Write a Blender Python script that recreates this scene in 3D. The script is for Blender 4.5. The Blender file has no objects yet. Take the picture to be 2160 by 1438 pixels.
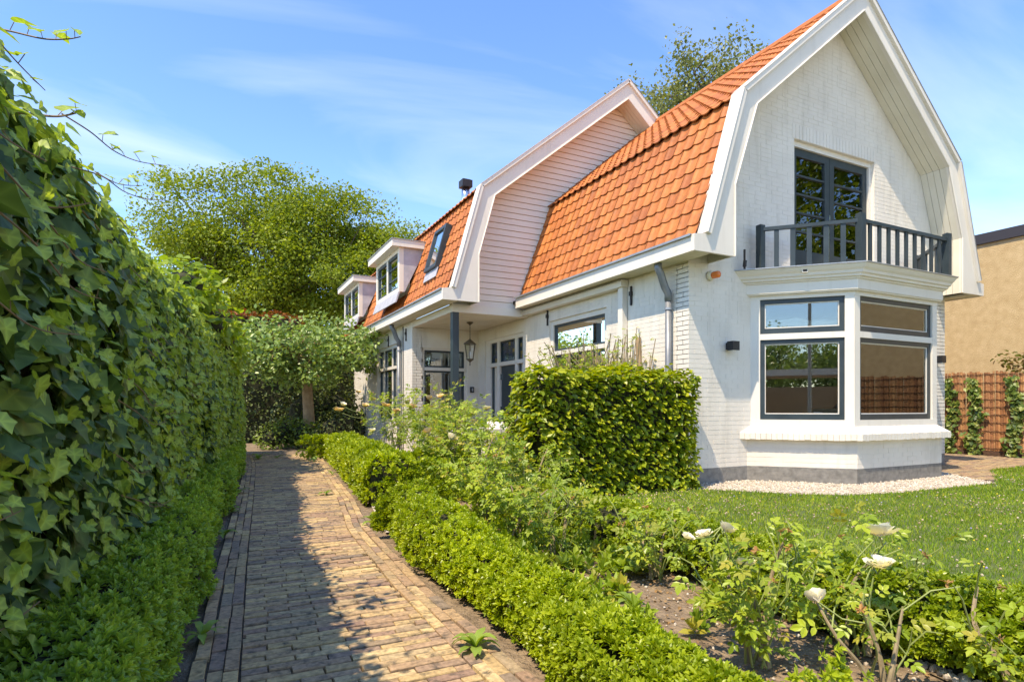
import bpy, math, random
import numpy as np
from mathutils import Vector, Matrix
random.seed(7); RNG = np.random.default_rng(7)
R = math.radians
SC = bpy.context.scene
COL = SC.collection

# ------------------------------------------------------------------ camera, sky, sun, exposure
CAM_H, YAW, F_PX, HOR = 1.0, 0.468, 1248.08, 858.8
CY, SY = math.cos(YAW), math.sin(YAW)
cd = bpy.data.cameras.new('camera'); cam = bpy.data.objects.new('camera', cd); COL.objects.link(cam)
cam.location = (0, 0, CAM_H); cam.rotation_euler = (R(90), 0, -YAW)
cd.sensor_width = 36; cd.lens = 36*F_PX/2160; cd.shift_y = (HOR-719)/2160
cd.clip_start = 0.05; cd.clip_end = 2000
SC.camera = cam
SUN = Vector((-1, -0.444, 1.82)).normalized()          # towards the sun
SUN_EL = math.asin(SUN.z); SUN_AZ = math.atan2(SUN.x, SUN.y)
W = bpy.data.worlds.new('World'); SC.world = W; W.use_nodes = True
nt = W.node_tree; nt.nodes.clear()
def wn(t, **k):
    n = nt.nodes.new(t)
    for a, b in k.items(): setattr(n, a, b)
    return n
wo = wn('ShaderNodeOutputWorld'); bg = wn('ShaderNodeBackground'); bg.inputs[1].default_value = 0.13
sky = wn('ShaderNodeTexSky', sky_type='NISHITA'); sky.sun_disc = False
sky.sun_elevation = SUN_EL; sky.sun_rotation = SUN_AZ
sky.air_density = 1.0; sky.dust_density = 0.0; sky.ozone_density = 5.0; sky.altitude = 0
tc = wn('ShaderNodeTexCoord'); sep = wn('ShaderNodeSeparateXYZ'); nt.links.new(tc.outputs['Generated'], sep.inputs[0])
def wmath(op, a, b=None, c=None):
    n = wn('ShaderNodeMath', operation=op)
    for i, v in enumerate((a, b, c)):
        if v is None: continue
        if isinstance(v, (int, float)): n.inputs[i].default_value = v
        else: nt.links.new(v, n.inputs[i])
    return n.outputs[0]
zz = wmath('ADD', wmath('MAXIMUM', sep.outputs[2], 0.0), 0.12)
cx_ = wmath('DIVIDE', sep.outputs[0], zz); cy_ = wmath('DIVIDE', sep.outputs[1], zz)
cmb = wn('ShaderNodeCombineXYZ'); nt.links.new(cx_, cmb.inputs[0]); nt.links.new(cy_, cmb.inputs[1])
mp = wn('ShaderNodeMapping'); nt.links.new(cmb.outputs[0], mp.inputs[0])
mp.inputs['Rotation'].default_value = (0, 0, R(38)); mp.inputs['Scale'].default_value = (0.55, 1.5, 1); mp.inputs['Location'].default_value = (1.3, 0.4, 0)
nz = wn('ShaderNodeTexNoise'); nz.inputs['Scale'].default_value = 1.15; nz.inputs['Detail'].default_value = 7; nz.inputs['Roughness'].default_value = 0.52; nz.inputs['Distortion'].default_value = 0.7
nt.links.new(mp.outputs[0], nz.inputs['Vector'])
rp = wn('ShaderNodeValToRGB'); rp.color_ramp.elements[0].position = 0.46; rp.color_ramp.elements[1].position = 0.90
rp.color_ramp.elements[0].color = (0, 0, 0, 1); rp.color_ramp.elements[1].color = (.8, .8, .8, 1)
nt.links.new(nz.outputs[0], rp.inputs[0])
hz = wmath('MULTIPLY', rp.outputs[0], 0.42)
mxc = wn('ShaderNodeMixRGB'); nt.links.new(hz, mxc.inputs[0]); hs = wn('ShaderNodeHueSaturation'); hs.inputs['Saturation'].default_value = 1.18; hs.inputs['Hue'].default_value = 0.509; nt.links.new(sky.outputs[0], hs.inputs['Color']); nt.links.new(hs.outputs[0], mxc.inputs[1]); mxc.inputs[2].default_value = (4.6, 5.0, 5.6, 1)
nt.links.new(mxc.outputs[0], bg.inputs[0]); nt.links.new(bg.outputs[0], wo.inputs[0])
sd = bpy.data.lights.new('sun', 'SUN'); sd.energy = 2.1; sd.angle = R(0.53); sd.color = (1.0, 0.955, 0.88)
so = bpy.data.objects.new('sun', sd); COL.objects.link(so); so.rotation_euler = SUN.to_track_quat('Z', 'Y').to_euler()
so.location = (-10, -8, 20)
SC.view_settings.view_transform = 'Standard'; SC.view_settings.look = 'None'; SC.view_settings.exposure = 1.72; SC.view_settings.gamma = 1
SC.view_settings.use_curve_mapping = False
SC.render.engine = 'CYCLES'
try:
    SC.view_settings.use_white_balance = True; SC.view_settings.white_balance_temperature = 8300
except Exception: pass
SC.cycles.max_bounces = 8; SC.cycles.transparent_max_bounces = 12; SC.cycles.diffuse_bounces = 4

# ------------------------------------------------------------------ helpers
def at(x, y, d):
    "the point seen at photo position x, y at depth d along the view axis"
    l, v = (x-1080)/F_PX, -(y-HOR)/F_PX
    return Vector((d*(l*CY+SY), d*(CY-l*SY), CAM_H+d*v))
def depth(X, Y): return X*SY+Y*CY
def px(X, Y, z):
    d = X*SY+Y*CY
    return 1080+F_PX*(X*CY-Y*SY)/d, HOR-F_PX*(z-CAM_H)/d, d
def tag(o, label=None, cat=None, group=None, kind=None):
    for k, v in (('label', label), ('category', cat), ('group', group), ('kind', kind)):
        if v: o[k] = v
    return o
def link(name, me, mat=None, parent=None):
    o = bpy.data.objects.new(name, me); COL.objects.link(o)
    if mat is not None and len(me.materials) == 0: me.materials.append(mat)
    if parent is not None:
        o.parent = parent
        if parent.type == 'EMPTY': o.matrix_parent_inverse = Matrix.Translation(-parent.location)
    return o
def thing(name, loc, label, cat, group=None):
    o = bpy.data.objects.new(name, None); COL.objects.link(o); o.location = loc; o.empty_display_size = .2
    return tag(o, label, cat, group)
class MB:
    def __init__(s): s.v = []; s.f = []
    def add(s, vs, fs):
        b = len(s.v); s.v += [tuple(v) for v in vs]; s.f += [tuple(b+i for i in f) for f in fs]
    def box(s, x0, x1, y0, y1, z0, z1):
        s.add([(x, y, z) for z in (z0, z1) for y in (y0, y1) for x in (x0, x1)],
              [(0, 2, 3, 1), (4, 5, 7, 6), (0, 1, 5, 4), (2, 6, 7, 3), (0, 4, 6, 2), (1, 3, 7, 5)])
    def lbox(s, fr, u0, u1, v0, v1, w0, w1):
        O, U, N = fr; Z = Vector((0, 0, 1))
        s.add([O+U*u+Z*v+N*w for w in (w0, w1) for v in (v0, v1) for u in (u0, u1)],
              [(0, 2, 3, 1), (4, 5, 7, 6), (0, 1, 5, 4), (2, 6, 7, 3), (0, 4, 6, 2), (1, 3, 7, 5)])
    def prism(s, poly, off):
        "poly: list of 3-D points in a plane, extruded by vector off"
        n = len(poly); off = Vector(off)
        s.add([Vector(p) for p in poly]+[Vector(p)+off for p in poly],
              [tuple(range(n))[::-1], tuple(range(n, 2*n))]+[(i, (i+1) % n, n+(i+1) % n, n+i) for i in range(n)])
    def tube(s, pts, rad, n=6, cap=True):
        pts = [Vector(p) for p in pts]; m = len(pts)
        if isinstance(rad, (int, float)): rad = [rad]*m
        vs = []; a = None
        for i, p in enumerate(pts):
            t = (pts[min(i+1, m-1)]-pts[max(i-1, 0)])
            t = t.normalized() if t.length > 1e-9 else Vector((0, 0, 1))
            if a is None: a = t.orthogonal().normalized()
            else:
                a = a-t*a.dot(t); a = a.normalized() if a.length > 1e-6 else t.orthogonal().normalized()
            b = t.cross(a)
            for k in range(n):
                g = 2*math.pi*k/n; vs.append(p+(a*math.cos(g)+b*math.sin(g))*rad[i])
        fs = [(i*n+k, i*n+(k+1) % n, (i+1)*n+(k+1) % n, (i+1)*n+k) for i in range(m-1) for k in range(n)]
        if cap: fs += [tuple(range(n))[::-1], tuple(range((m-1)*n, m*n))]
        s.add(vs, fs)
    def lathe(s, c, prof, n=12, axis=None):
        c = Vector(c); vs = []
        for r, z in prof:
            for k in range(n):
                g = 2*math.pi*k/n; vs.append(c+Vector((r*math.cos(g), r*math.sin(g), z)))
        m = len(prof)
        s.add(vs, [(i*n+k, i*n+(k+1) % n, (i+1)*n+(k+1) % n, (i+1)*n+k) for i in range(m-1) for k in range(n)]+[tuple(range(n))[::-1], tuple(range((m-1)*n, m*n))])
    def mesh(s, name, smooth=False):
        me = bpy.data.meshes.new(name); me.from_pydata(s.v, [], s.f); me.update()
        if smooth: me.polygons.foreach_set('use_smooth', [True]*len(me.polygons))
        return me
    def build(s, name, mat, parent=None, smooth=False): return link(name, s.mesh(name, smooth), mat, parent)
def np_mesh(name, V, Fa, var=None, smooth=False, vein=None):
    me = bpy.data.meshes.new(name); V = np.ascontiguousarray(V, np.float32); Fa = np.ascontiguousarray(Fa, np.int32)
    k = Fa.shape[1]
    me.vertices.add(len(V)); me.vertices.foreach_set('co', V.ravel())
    me.loops.add(Fa.size); me.loops.foreach_set('vertex_index', Fa.ravel())
    me.polygons.add(len(Fa)); me.polygons.foreach_set('loop_start', np.arange(len(Fa), dtype=np.int32)*k)
    if var is not None:
        a = me.attributes.new('var', 'FLOAT', 'POINT'); a.data.foreach_set('value', np.ascontiguousarray(var, np.float32))
    if vein is not None:
        a = me.attributes.new('vein', 'FLOAT', 'POINT'); a.data.foreach_set('value', np.ascontiguousarray(vein, np.float32))
    me.update(calc_edges=True)
    me.polygons.foreach_set('use_smooth', np.full(len(Fa), smooth))
    return me
def unit(a): return a/np.maximum(np.linalg.norm(a, axis=-1, keepdims=True), 1e-9)
def frames(n, t):
    "rows: x across, y along the tip, z normal"
    n = unit(n); t = t-n*(n*t).sum(-1, keepdims=True); t = unit(t); x = np.cross(t, n)
    return np.stack([x, t, n], axis=1)
def inst(tv, tf, T, M, S, var=None):
    N, k = len(T), len(tv)
    V = T[:, None, :]+S[:, None, None]*np.einsum('vk,nkj->nvj', tv, M)
    Fa = (tf[None]+(np.arange(N)*k)[:, None, None]).reshape(-1, tf.shape[1])
    va = np.repeat(RNG.random(N) if var is None else var, k)
    return V.reshape(-1, 3), Fa, va
def join(parts):
    V = []; Fa = []; A = []; b = 0
    for v, f, a in parts: V.append(v); Fa.append(f+b); A.append(a); b += len(v)
    return np.concatenate(V), np.concatenate(Fa), np.concatenate(A)
def scatter(name, tv, tf, T, M, S, mat, parent=None, var=None, kind='stuff'):
    V, Fa, va = inst(tv, tf, T, M, S, var)
    o = link(name, np_mesh(name, V, Fa, va), mat, parent)
    if kind: o['kind'] = kind
    return o
def rdir(n): return unit(RNG.normal(size=(n, 3)))
_ph = RNG.random((12, 4))*6.28
def wob(p, sc=1.0):
    "smooth 3-D wobble about -1..1"
    p = np.asarray(p)*sc; r = 0
    for i in range(6):
        k = np.array([math.sin(i*2.1+1), math.sin(i*3.7+2), math.sin(i*5.3+.5)])*(1.2+i*.55)
        r = r+np.sin(p@k+_ph[i, 0])*(1/(1+.35*i))
    return r/3.0

# ------------------------------------------------------------------ materials
def mat(name, col=(.5, .5, .5), rough=.6, metal=0, spec=.5):
    m = bpy.data.materials.new(name); m.use_nodes = True; b = m.node_tree.nodes['Principled BSDF']
    b.inputs['Base Color'].default_value = (*col, 1); b.inputs['Roughness'].default_value = rough; b.inputs['Metallic'].default_value = metal
    b.inputs['Specular IOR Level'].default_value = spec
    return m
def N(m, t, **k):
    n = m.node_tree.nodes.new(t)
    for a, b in k.items(): setattr(n, a, b)
    return n
def L(m, a, b): m.node_tree.links.new(a, b)
def pb(m): return m.node_tree.nodes['Principled BSDF']
def ramp(m, stops, interp='LINEAR'):
    r = N(m, 'ShaderNodeValToRGB'); r.color_ramp.interpolation = interp; e = r.color_ramp.elements
    while len(e) < len(stops): e.new(.5)
    for i, (p, c) in enumerate(stops): e[i].position = p; e[i].color = (*c, 1)
    return r
def noise(m, scale, detail=4, rough=.55, coord='Object'):
    t = N(m, 'ShaderNodeTexCoord'); n = N(m, 'ShaderNodeTexNoise'); n.inputs['Scale'].default_value = scale
    n.inputs['Detail'].default_value = detail; n.inputs['Roughness'].default_value = rough
    if coord == 'World':
        g = N(m, 'ShaderNodeNewGeometry'); L(m, g.outputs['Position'], n.inputs['Vector'])
    else: L(m, t.outputs[coord], n.inputs['Vector'])
    return n
def bump(m, src, strength, dist=.01):
    b = N(m, 'ShaderNodeBump'); b.inputs['Strength'].default_value = strength; b.inputs['Distance'].default_value = dist
    L(m, src, b.inputs['Height']); L(m, b.outputs[0], pb(m).inputs['Normal']); return b
def varfac(m):
    a = N(m, 'ShaderNodeAttribute', attribute_name='var'); o = N(m, 'ShaderNodeObjectInfo')
    s = N(m, 'ShaderNodeMath', operation='ADD'); L(m, a.outputs['Fac'], s.inputs[0]); L(m, o.outputs['Random'], s.inputs[1])
    f = N(m, 'ShaderNodeMath', operation='FRACT'); L(m, s.outputs[0], f.inputs[0]); return f.outputs[0]
def mixc(m, f, a, b, t='MIX'):
    x = N(m, 'ShaderNodeMixRGB', blend_type=t)
    for i, v in ((0, f), (1, a), (2, b)):
        if isinstance(v, (int, float)): x.inputs[i].default_value = v
        elif isinstance(v, tuple): x.inputs[i].default_value = (*v, 1)
        else: L(m, v, x.inputs[i])
    return x.outputs[0]
def noisy(name, c0, c1, scale, rough=.6, bs=.3, bd=.004, detail=5, bscale=None, lo=.3, hi=.7, spec=.4):
    m = mat(name, c0, rough, spec=spec); n = noise(m, scale, detail, coord='World'); r = ramp(m, [(lo, c0), (hi, c1)])
    L(m, n.outputs[0], r.inputs[0]); L(m, r.outputs[0], pb(m).inputs['Base Color'])
    if bs:
        n2 = noise(m, bscale or scale*3, 4, coord='World'); bump(m, n2.outputs[0], bs, bd)
    return m
def leafmat(name, cols, rough=.45, trans=.35, spec=.4, veins=False):
    m = mat(name, cols[0], rough, spec=spec); f = varfac(m)
    st = [(i/max(1, len(cols)-1), c) for i, c in enumerate(cols)]
    r = ramp(m, st); L(m, f, r.inputs[0])
    n = noise(m, 1.1, 2, coord='World'); rr = ramp(m, [(.3, (.78, .80, .80)), (.7, (1.18, 1.12, 1.0))]); L(m, n.outputs[0], rr.inputs[0])
    c = mixc(m, 1.0, r.outputs[0], rr.outputs[0], 'MULTIPLY')
    if veins:
        av = N(m, 'ShaderNodeAttribute', attribute_name='vein'); pw = N(m, 'ShaderNodeMath', operation='POWER'); L(m, av.outputs['Fac'], pw.inputs[0]); pw.inputs[1].default_value = 2.2
        c = mixc(m, pw.outputs[0], c, mixc(m, 1.0, c, (1.75, 1.6, 1.7), 'MULTIPLY'))
    L(m, c, pb(m).inputs['Base Color'])
    tr = N(m, 'ShaderNodeBsdfTranslucent'); g = mixc(m, 1.0, c, (1.5, 1.45, .6), 'MULTIPLY'); L(m, g, tr.inputs[0])
    mx = N(m, 'ShaderNodeMixShader'); mx.inputs[0].default_value = trans
    L(m, pb(m).outputs[0], mx.inputs[1]); L(m, tr.outputs[0], mx.inputs[2])
    L(m, mx.outputs[0], m.node_tree.nodes['Material Output'].inputs[0]); return m
def varmat(name, stops, rough=.7, nsc=30, amt=.35, bs=.3, bd=.002, interp='LINEAR', dirt=None, spec=.4):
    m = mat(name, stops[0][1], rough, spec=spec); r = ramp(m, stops, interp); L(m, varfac(m), r.inputs[0])
    n = noise(m, nsc, 5, coord='World'); rr = ramp(m, [(.25, (1-amt,)*3), (.75, (1+amt,)*3)]); L(m, n.outputs[0], rr.inputs[0])
    c = mixc(m, 1.0, r.outputs[0], rr.outputs[0], 'MULTIPLY')
    if dirt:
        n3 = noise(m, dirt[1], 6, .65, coord='World'); r3 = ramp(m, [(dirt[2], (0, 0, 0)), (dirt[3], (1, 1, 1))]); L(m, n3.outputs[0], r3.inputs[0])
        c = mixc(m, r3.outputs[0], c, dirt[0])
    L(m, c, pb(m).inputs['Base Color'])
    if bs: bump(m, noise(m, nsc*2, 4, coord='World').outputs[0], bs, bd)
    return m
WHITE = noisy('white_painted_brick', (.67, .61, .525), (.74, .685, .60), 2.2, .62, .35, .003, bscale=45)
def streaks(m, amt, sx, sz, lo, hi):
    "faint vertical rain streaks and scuffs in the paint"
    b = pb(m); src = b.inputs['Base Color'].links[0].from_socket
    g = N(m, 'ShaderNodeNewGeometry'); mp_ = N(m, 'ShaderNodeMapping'); mp_.inputs['Scale'].default_value = (sx, sx, sz); L(m, g.outputs['Position'], mp_.inputs[0])
    n = N(m, 'ShaderNodeTexNoise'); n.inputs['Scale'].default_value = 1; n.inputs['Detail'].default_value = 6; n.inputs['Roughness'].default_value = .6; L(m, mp_.outputs[0], n.inputs['Vector'])
    r = ramp(m, [(lo, (1, 1, 1)), (hi, (1-amt, 1-amt*1.05, 1-amt*1.2))]); L(m, n.outputs[0], r.inputs[0])
    L(m, mixc(m, 1.0, src, r.outputs[0], 'MULTIPLY'), b.inputs['Base Color'])
streaks(WHITE, .16, 7, .9, .52, .78)
GREYB = noisy('grey_painted_brick', (.14, .132, .118), (.25, .235, .21), 14, .7, .5, .003, bscale=50)
TRIM = noisy('cream_white_woodwork', (.67, .615, .535), (.72, .67, .59), 1.5, .42, .06, .002, bscale=14)
CLAD = noisy('white_plank_paint', (.69, .62, .53), (.75, .685, .595), 1.2, .5, .08, .002, bscale=12)
streaks(TRIM, .10, 9, .7, .55, .8)
SOFF = noisy('soffit_paint', (.62, .57, .46), (.70, .65, .54), 2, .5, .05, .002)
DARK = noisy('anthracite_paint', (.030, .040, .044), (.042, .054, .058), 6, .35, .1, .002)
BLUEG = noisy('blue_grey_paint', (.022, .034, .040), (.036, .052, .060), 5, .42, .15, .002)
ZINC = noisy('zinc', (.28, .29, .30), (.40, .41, .42), 7, .42, .08, .002); pb(ZINC).inputs['Metallic'].default_value = .55
PIPE = noisy('grey_pipe', (.16, .17, .18), (.24, .25, .26), 7, .45, .08, .002); pb(PIPE).inputs['Metallic'].default_value = .35
LEAD = noisy('lead_sheet', (.33, .33, .36), (.46, .46, .50), 6, .5, .1, .003)
STEEL = mat('stainless_steel', (.62, .63, .65), .25, 1)
BLACK = noisy('black_metal', (.012, .012, .014), (.022, .022, .025), 8, .45, .1, .001)
IRON = noisy('dark_iron', (.025, .02, .018), (.05, .04, .035), 20, .6, .2, .002)
BRONZE = noisy('aged_bronze', (.07, .055, .03), (.12, .09, .055), 20, .45, .2, .001)
TILE = varmat('orange_roof_tile', [(0, (0.314, 0.092, 0.026)), (.25, (0.408, 0.128, 0.031)), (.6, (0.475, 0.154, 0.038)), (.8, (0.370, 0.110, 0.029)), (1, (0.437, 0.136, 0.034))], .62, 14, .24, .3, .003, dirt=((.24, .12, .065), 7.5, .57, .85))
PAVE = varmat('clay_paving_brick', [(0, (0.394, 0.268, 0.124)), (.14, (0.526, 0.372, 0.179)), (.24, (0.329, 0.211, 0.124)), (.36, (0.448, 0.306, 0.146)), (.46, (0.264, 0.164, 0.113)), (.56, (0.407, 0.282, 0.140)), (.66, (0.197, 0.147, 0.108)), (.76, (0.539, 0.391, 0.194)), (.86, (0.329, 0.214, 0.130)), (.94, (0.249, 0.171, 0.120)), (1, (0.448, 0.287, 0.152))], .82, 45, .40, .6, .003, dirt=((.062, .053, .040), 16, .52, .70))
SAND = noisy('joint_sand', (.055, .042, .03), (.12, .09, .06), 25, .95, .4, .006)
SOIL = noisy('garden_soil', (.15, .105, .066), (.33, .24, .155), 14, .95, 1.0, .04, bscale=34)
LAWNS = noisy('lawn_soil', (.05, .085, .02), (.11, .13, .04), 6, .95, .6, .02, bscale=30)
PEB = varmat('pale_gravel', [(0, (.45, .38, .29)), (.4, (.54, .48, .39)), (.7, (.36, .29, .22)), (.9, (.62, .57, .50)), (1, (.26, .20, .15))], .8, 60, .15, .2, .001)
GRAVB = noisy('gravel_bed', (.40, .34, .26), (.58, .52, .43), 60, .9, .6, .01)
RENDER = noisy('ochre_roughcast', (.47, .33, .165), (.60, .45, .25), 7, .92, .9, .02, bscale=55, detail=8, lo=.25, hi=.75)
CAP = mat('dark_roof_edge', (.035, .035, .042), .5)
REED = varmat('bark_strip', [(0, (.24, .10, .045)), (.35, (.38, .17, .07)), (.7, (.48, .25, .11)), (1, (.30, .13, .06))], .85, 22, .35, .5, .003)
RUST = noisy('rusty_wire', (.05, .03, .02), (.12, .06, .035), 30, .8, .3, .002)
BARK = noisy('brown_bark', (.26, .165, .085), (.40, .27, .15), 9, .9, .7, .012, bscale=26)
BARKD = noisy('dark_bark', (.06, .047, .035), (.12, .095, .07), 9, .9, .6, .01, bscale=30)
CANE = varmat('woody_cane', [(0, (.30, .24, .12)), (.5, (.22, .17, .10)), (1, (.36, .26, .15))], .75, 30, .3, .3, .002)
GREENC = mat('green_cane', (.22, .27, .075), .6)
HEDGE_CORE = noisy('dark_hedge_core', (.018, .022, .009), (.045, .045, .02), 14, .95, .6, .02)  # dark fill for the solid hedge cores that block light
IVYST = mat('ivy_runner', (.17, .115, .06), .7)
IVY = leafmat('ivy_leaf', [(.040, .090, .030), (.058, .118, .034), (.082, .150, .036), (.047, .100, .038), (.10, .175, .040), (.15, .235, .050), (.070, .125, .055)], .48, .28, .35, True)
IVYY = leafmat('young_ivy_leaf', [(.20, .31, .050), (.26, .38, .065), (.22, .34, .065), (.30, .41, .075)], .45, .38, .4, True)
BOX = leafmat('box_leaf', [(.18, .27, .016), (.26, .36, .020), (.35, .45, .030), (.44, .53, .045), (.21, .30, .018)], .36, .38, .5)
BOX_SHADED = leafmat('box_leaf_shaded', [(.18, .30, .045), (.25, .39, .052), (.32, .47, .062), (.39, .53, .075)], .38, .38, .5)  # second box leaf for the shaded hedge, colour lifted against the shade
HORN = leafmat('hornbeam_leaf', [(.12, .19, .014), (.19, .27, .018), (.31, .38, .026), (.48, .50, .038), (.15, .23, .016)], .38, .38)
ROSE = leafmat('rose_leaf', [(.16, .26, .028), (.23, .34, .034), (.32, .43, .045), (.40, .49, .055), (.20, .30, .045), (.46, .42, .07)], .38, .38)
ROSEB = leafmat('withered_bloom', [(.42, .24, .09), (.50, .32, .13), (.34, .17, .06), (.55, .40, .18)], .8, .25)
PETAL = leafmat('white_rose_petal', [(.80, .78, .72), (.84, .82, .77), (.80, .76, .66)], .6, .25)
PETALC = leafmat('cream_rose_petal', [(.80, .66, .44), (.76, .55, .33), (.82, .72, .55)], .6, .25)
MAPLE = leafmat('maple_leaf', [(.14, .21, .018), (.19, .27, .023), (.25, .32, .028), (.105, .165, .017), (.31, .365, .036)], .5, .42)
PEAR = leafmat('grey_green_leaf', [(.13, .22, .055), (.19, .29, .075), (.25, .36, .10), (.32, .43, .13), (.10, .175, .045)], .38, .32, .5)
DARKL = leafmat('dark_hedge_leaf', [(0.033, 0.056, 0.017), (0.058, 0.088, 0.022), (0.091, 0.125, 0.029), (0.156, 0.188, 0.048)], .5, .22)
COPPER = leafmat('copper_leaf', [(.14, .035, .018), (.24, .065, .025), (.32, .12, .035), (.10, .07, .022)], .5, .35)
BIRCH = leafmat('birch_leaf', [(0.119, 0.155, 0.042), (0.175, 0.209, 0.058), (0.238, 0.257, 0.085), (0.140, 0.162, 0.058)], .45, .3)
WEED = leafmat('dandelion_leaf', [(0.204, 0.310, 0.050), (0.264, 0.380, 0.066), (0.168, 0.265, 0.044)], .5, .35)
GRASS = leafmat('grass_blade', [(.11, .22, .014), (.16, .29, .018), (.22, .36, .026), (.29, .39, .036), (.36, .40, .06)], .65, .4)
CLOV = leafmat('clover_flower', [(.42, .33, .20), (.58, .52, .40), (.36, .25, .13), (.50, .42, .30)], .8, .2)
VIOL = mat('violet_flower', (.30, .27, .45), .7)
YELL = mat('yellow_flower', (.75, .58, .03), .6)
LITTER = leafmat('dry_leaf', [(.30, .17, .07), (.40, .25, .11), (.22, .12, .06), (.46, .33, .18)], .85, .15)
ORANGE = mat('orange_beacon', (.75, .17, .02), .25); pb(ORANGE).inputs['Coat Weight'].default_value = .6
CREAMP = mat('cream_plastic', (.66, .60, .45), .5)
def glassmat(name, tint=(.86, .90, .88), ior=1.9):
    m = mat(name); t = N(m, 'ShaderNodeBsdfTransparent'); t.inputs[0].default_value = (*tint, 1)
    g = N(m, 'ShaderNodeBsdfGlossy'); g.inputs['Roughness'].default_value = 0.003; g.inputs[0].default_value = (.95, .97, .97, 1)
    f = N(m, 'ShaderNodeFresnel'); f.inputs[0].default_value = ior
    x = N(m, 'ShaderNodeMixShader'); L(m, f.outputs[0], x.inputs[0]); L(m, t.outputs[0], x.inputs[1]); L(m, g.outputs[0], x.inputs[2])
    L(m, x.outputs[0], m.node_tree.nodes['Material Output'].inputs[0]); return m
GLASS = glassmat('window_glass', (.94, .96, .94), ior=2.15)
CLEAR = glassmat('lantern_glass', (.93, .94, .92), 1.5)
ROOM = noisy('room_plaster', (.70, .64, .50), (.76, .70, .56), 1, .85, 0)
ROOMF = noisy('room_floor', (.10, .07, .045), (.15, .105, .07), 3, .5, 0)
CURT = noisy('curtain_cloth', (.50, .46, .37), (.60, .56, .46), 4, .9, .2, .004, bscale=60)
BLIND = noisy('blind_cloth', (.62, .60, .54), (.70, .68, .62), 3, .9, .15, .003, bscale=18)
SGLASS = varmat('leaded_glass', [(0, (.03, .05, .09)), (.4, (.05, .07, .05)), (.6, (.28, .20, .06)), (.8, (.04, .06, .10)), (1, (.20, .17, .08))], .12, 40, .2, 0, interp='CONSTANT', spec=.8)
PAPER = mat('beige_paper', (.42, .30, .20), .8)
CARP = mat('car_paint', (.012, .022, .022), .18); pb(CARP).inputs['Coat Weight'].default_value = 1
TYRE = mat('tyre_rubber', (.015, .015, .015), .8)
CARG = mat('car_glass', (.02, .025, .03), .05, spec=.9)
LAMPG = mat('headlight_glass', (.7, .72, .75), .1)
PLATE = mat('yellow_plate', (.70, .48, .05), .5)
WOOD = noisy('carport_wood', (.30, .19, .10), (.42, .28, .16), 4, .8, .3, .004)

# ------------------------------------------------------------------ ground, path, lawn
def sheet(name, pts, z, m, kind='structure'):
    me = bpy.data.meshes.new(name); me.from_pydata([(x, y, z) for x, y in pts], [], [tuple(range(len(pts)))]); me.update()
    return tag(link(name, me, m), kind=kind)
YL = [-6, 2.2, 4.1, 7.5, 11.4, 13.5, 30]; XLp = [-.3, -.10, .015, .25, .50, .56, .6]
YR = [-6, 1.9, 3.3, 5, 6.6, 9.8, 13.4, 30]; XRp = [1.05, 1.07, 1.08, 1.17, 1.39, 1.70, 2.06, 2.3]
xl = lambda y: np.interp(y, YL, XLp)
xr = lambda y: np.interp(y, YR, XRp)
sheet('ground', [(-400, -400), (400, -400), (400, 400), (-400, 400)], -.035, SOIL)
STREET = noisy('pale_concrete_paving', (.54, .49, .41), (.62, .57, .49), 3, .85, .3, .004, bscale=30)
sheet('street', [(-60, -60), (60, -60), (60, -1.2), (-60, -1.2)], -.028, STREET)  # unseen pale paving, added to bounce sunlight onto the shaded walls
sheet('bounce_paving', [(-30, -1.2), (-2.3, -1.2), (-2.3, 30), (-30, 30)], -.028, STREET)  # more unseen paving left of the hedge, added for bounce light
PATH_END = 13.45
ys = np.linspace(-5, PATH_END, 40)
path = sheet('path', [(float(xl(y))-.01, y) for y in ys]+[(float(xr(y))+.01, y) for y in ys[::-1]], -.022, SAND)
# lawn: right of the inner box hedge, up to the gravel strip along the house
LAWN = [(2.9, -6), (2.9, .5), (2.88, 3.0), (3.0, 5.3), (3.4, 5.35)]+[tuple(at(x, y, F_PX*1.0/(y-HOR)).xy) for x, y in ((1390, 1034), (1480, 1030), (1560, 1034), (1700, 1041), (1800, 1042), (1900, 1037), (2010, 1026), (2100, 1018))]+[(11.2, 5.05), (12.6, 5.1), (14.2, 4.9), (14.2, -6)]
lawn = sheet('lawn', LAWN, -.012, LAWNS)
GRAV = [tuple(at(x, y, F_PX/(y-HOR)).xy) for x, y in ((1370, 1037), (1390, 1034), (1480, 1030), (1560, 1034), (1700, 1041), (1800, 1042), (1900, 1037), (2010, 1026), (2100, 1018))]
gp = GRAV[-1]
GRAV = GRAV+[(10.4, 5.6), (9.9, 6.2), (5.5, 6.2), (4.6, 5.5)]
gravel_bed = sheet('gravel_bed', GRAV, -.008, GRAVB)
TERR = [gp, (11.2, 5.05), (12.6, 5.1), (14.35, 4.9), (14.35, 22), (11.2, 22), (11.2, 6.2), (9.9, 6.2), (10.4, 5.6)]
terrace = sheet('terrace', TERR, -.018, SAND)
def pip(P, poly):
    x, y = P[:, 0], P[:, 1]; r = np.zeros(len(P), bool); n = len(poly)
    for i in range(n):
        (x1, y1), (x2, y2) = poly[i], poly[(i+1) % n]
        c = ((y1 > y) != (y2 > y)) & (x < (x2-x1)*(y-y1)/((y2-y1) if abs(y2-y1) > 1e-12 else 1e-12)+x1); r ^= c
    return r
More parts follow.
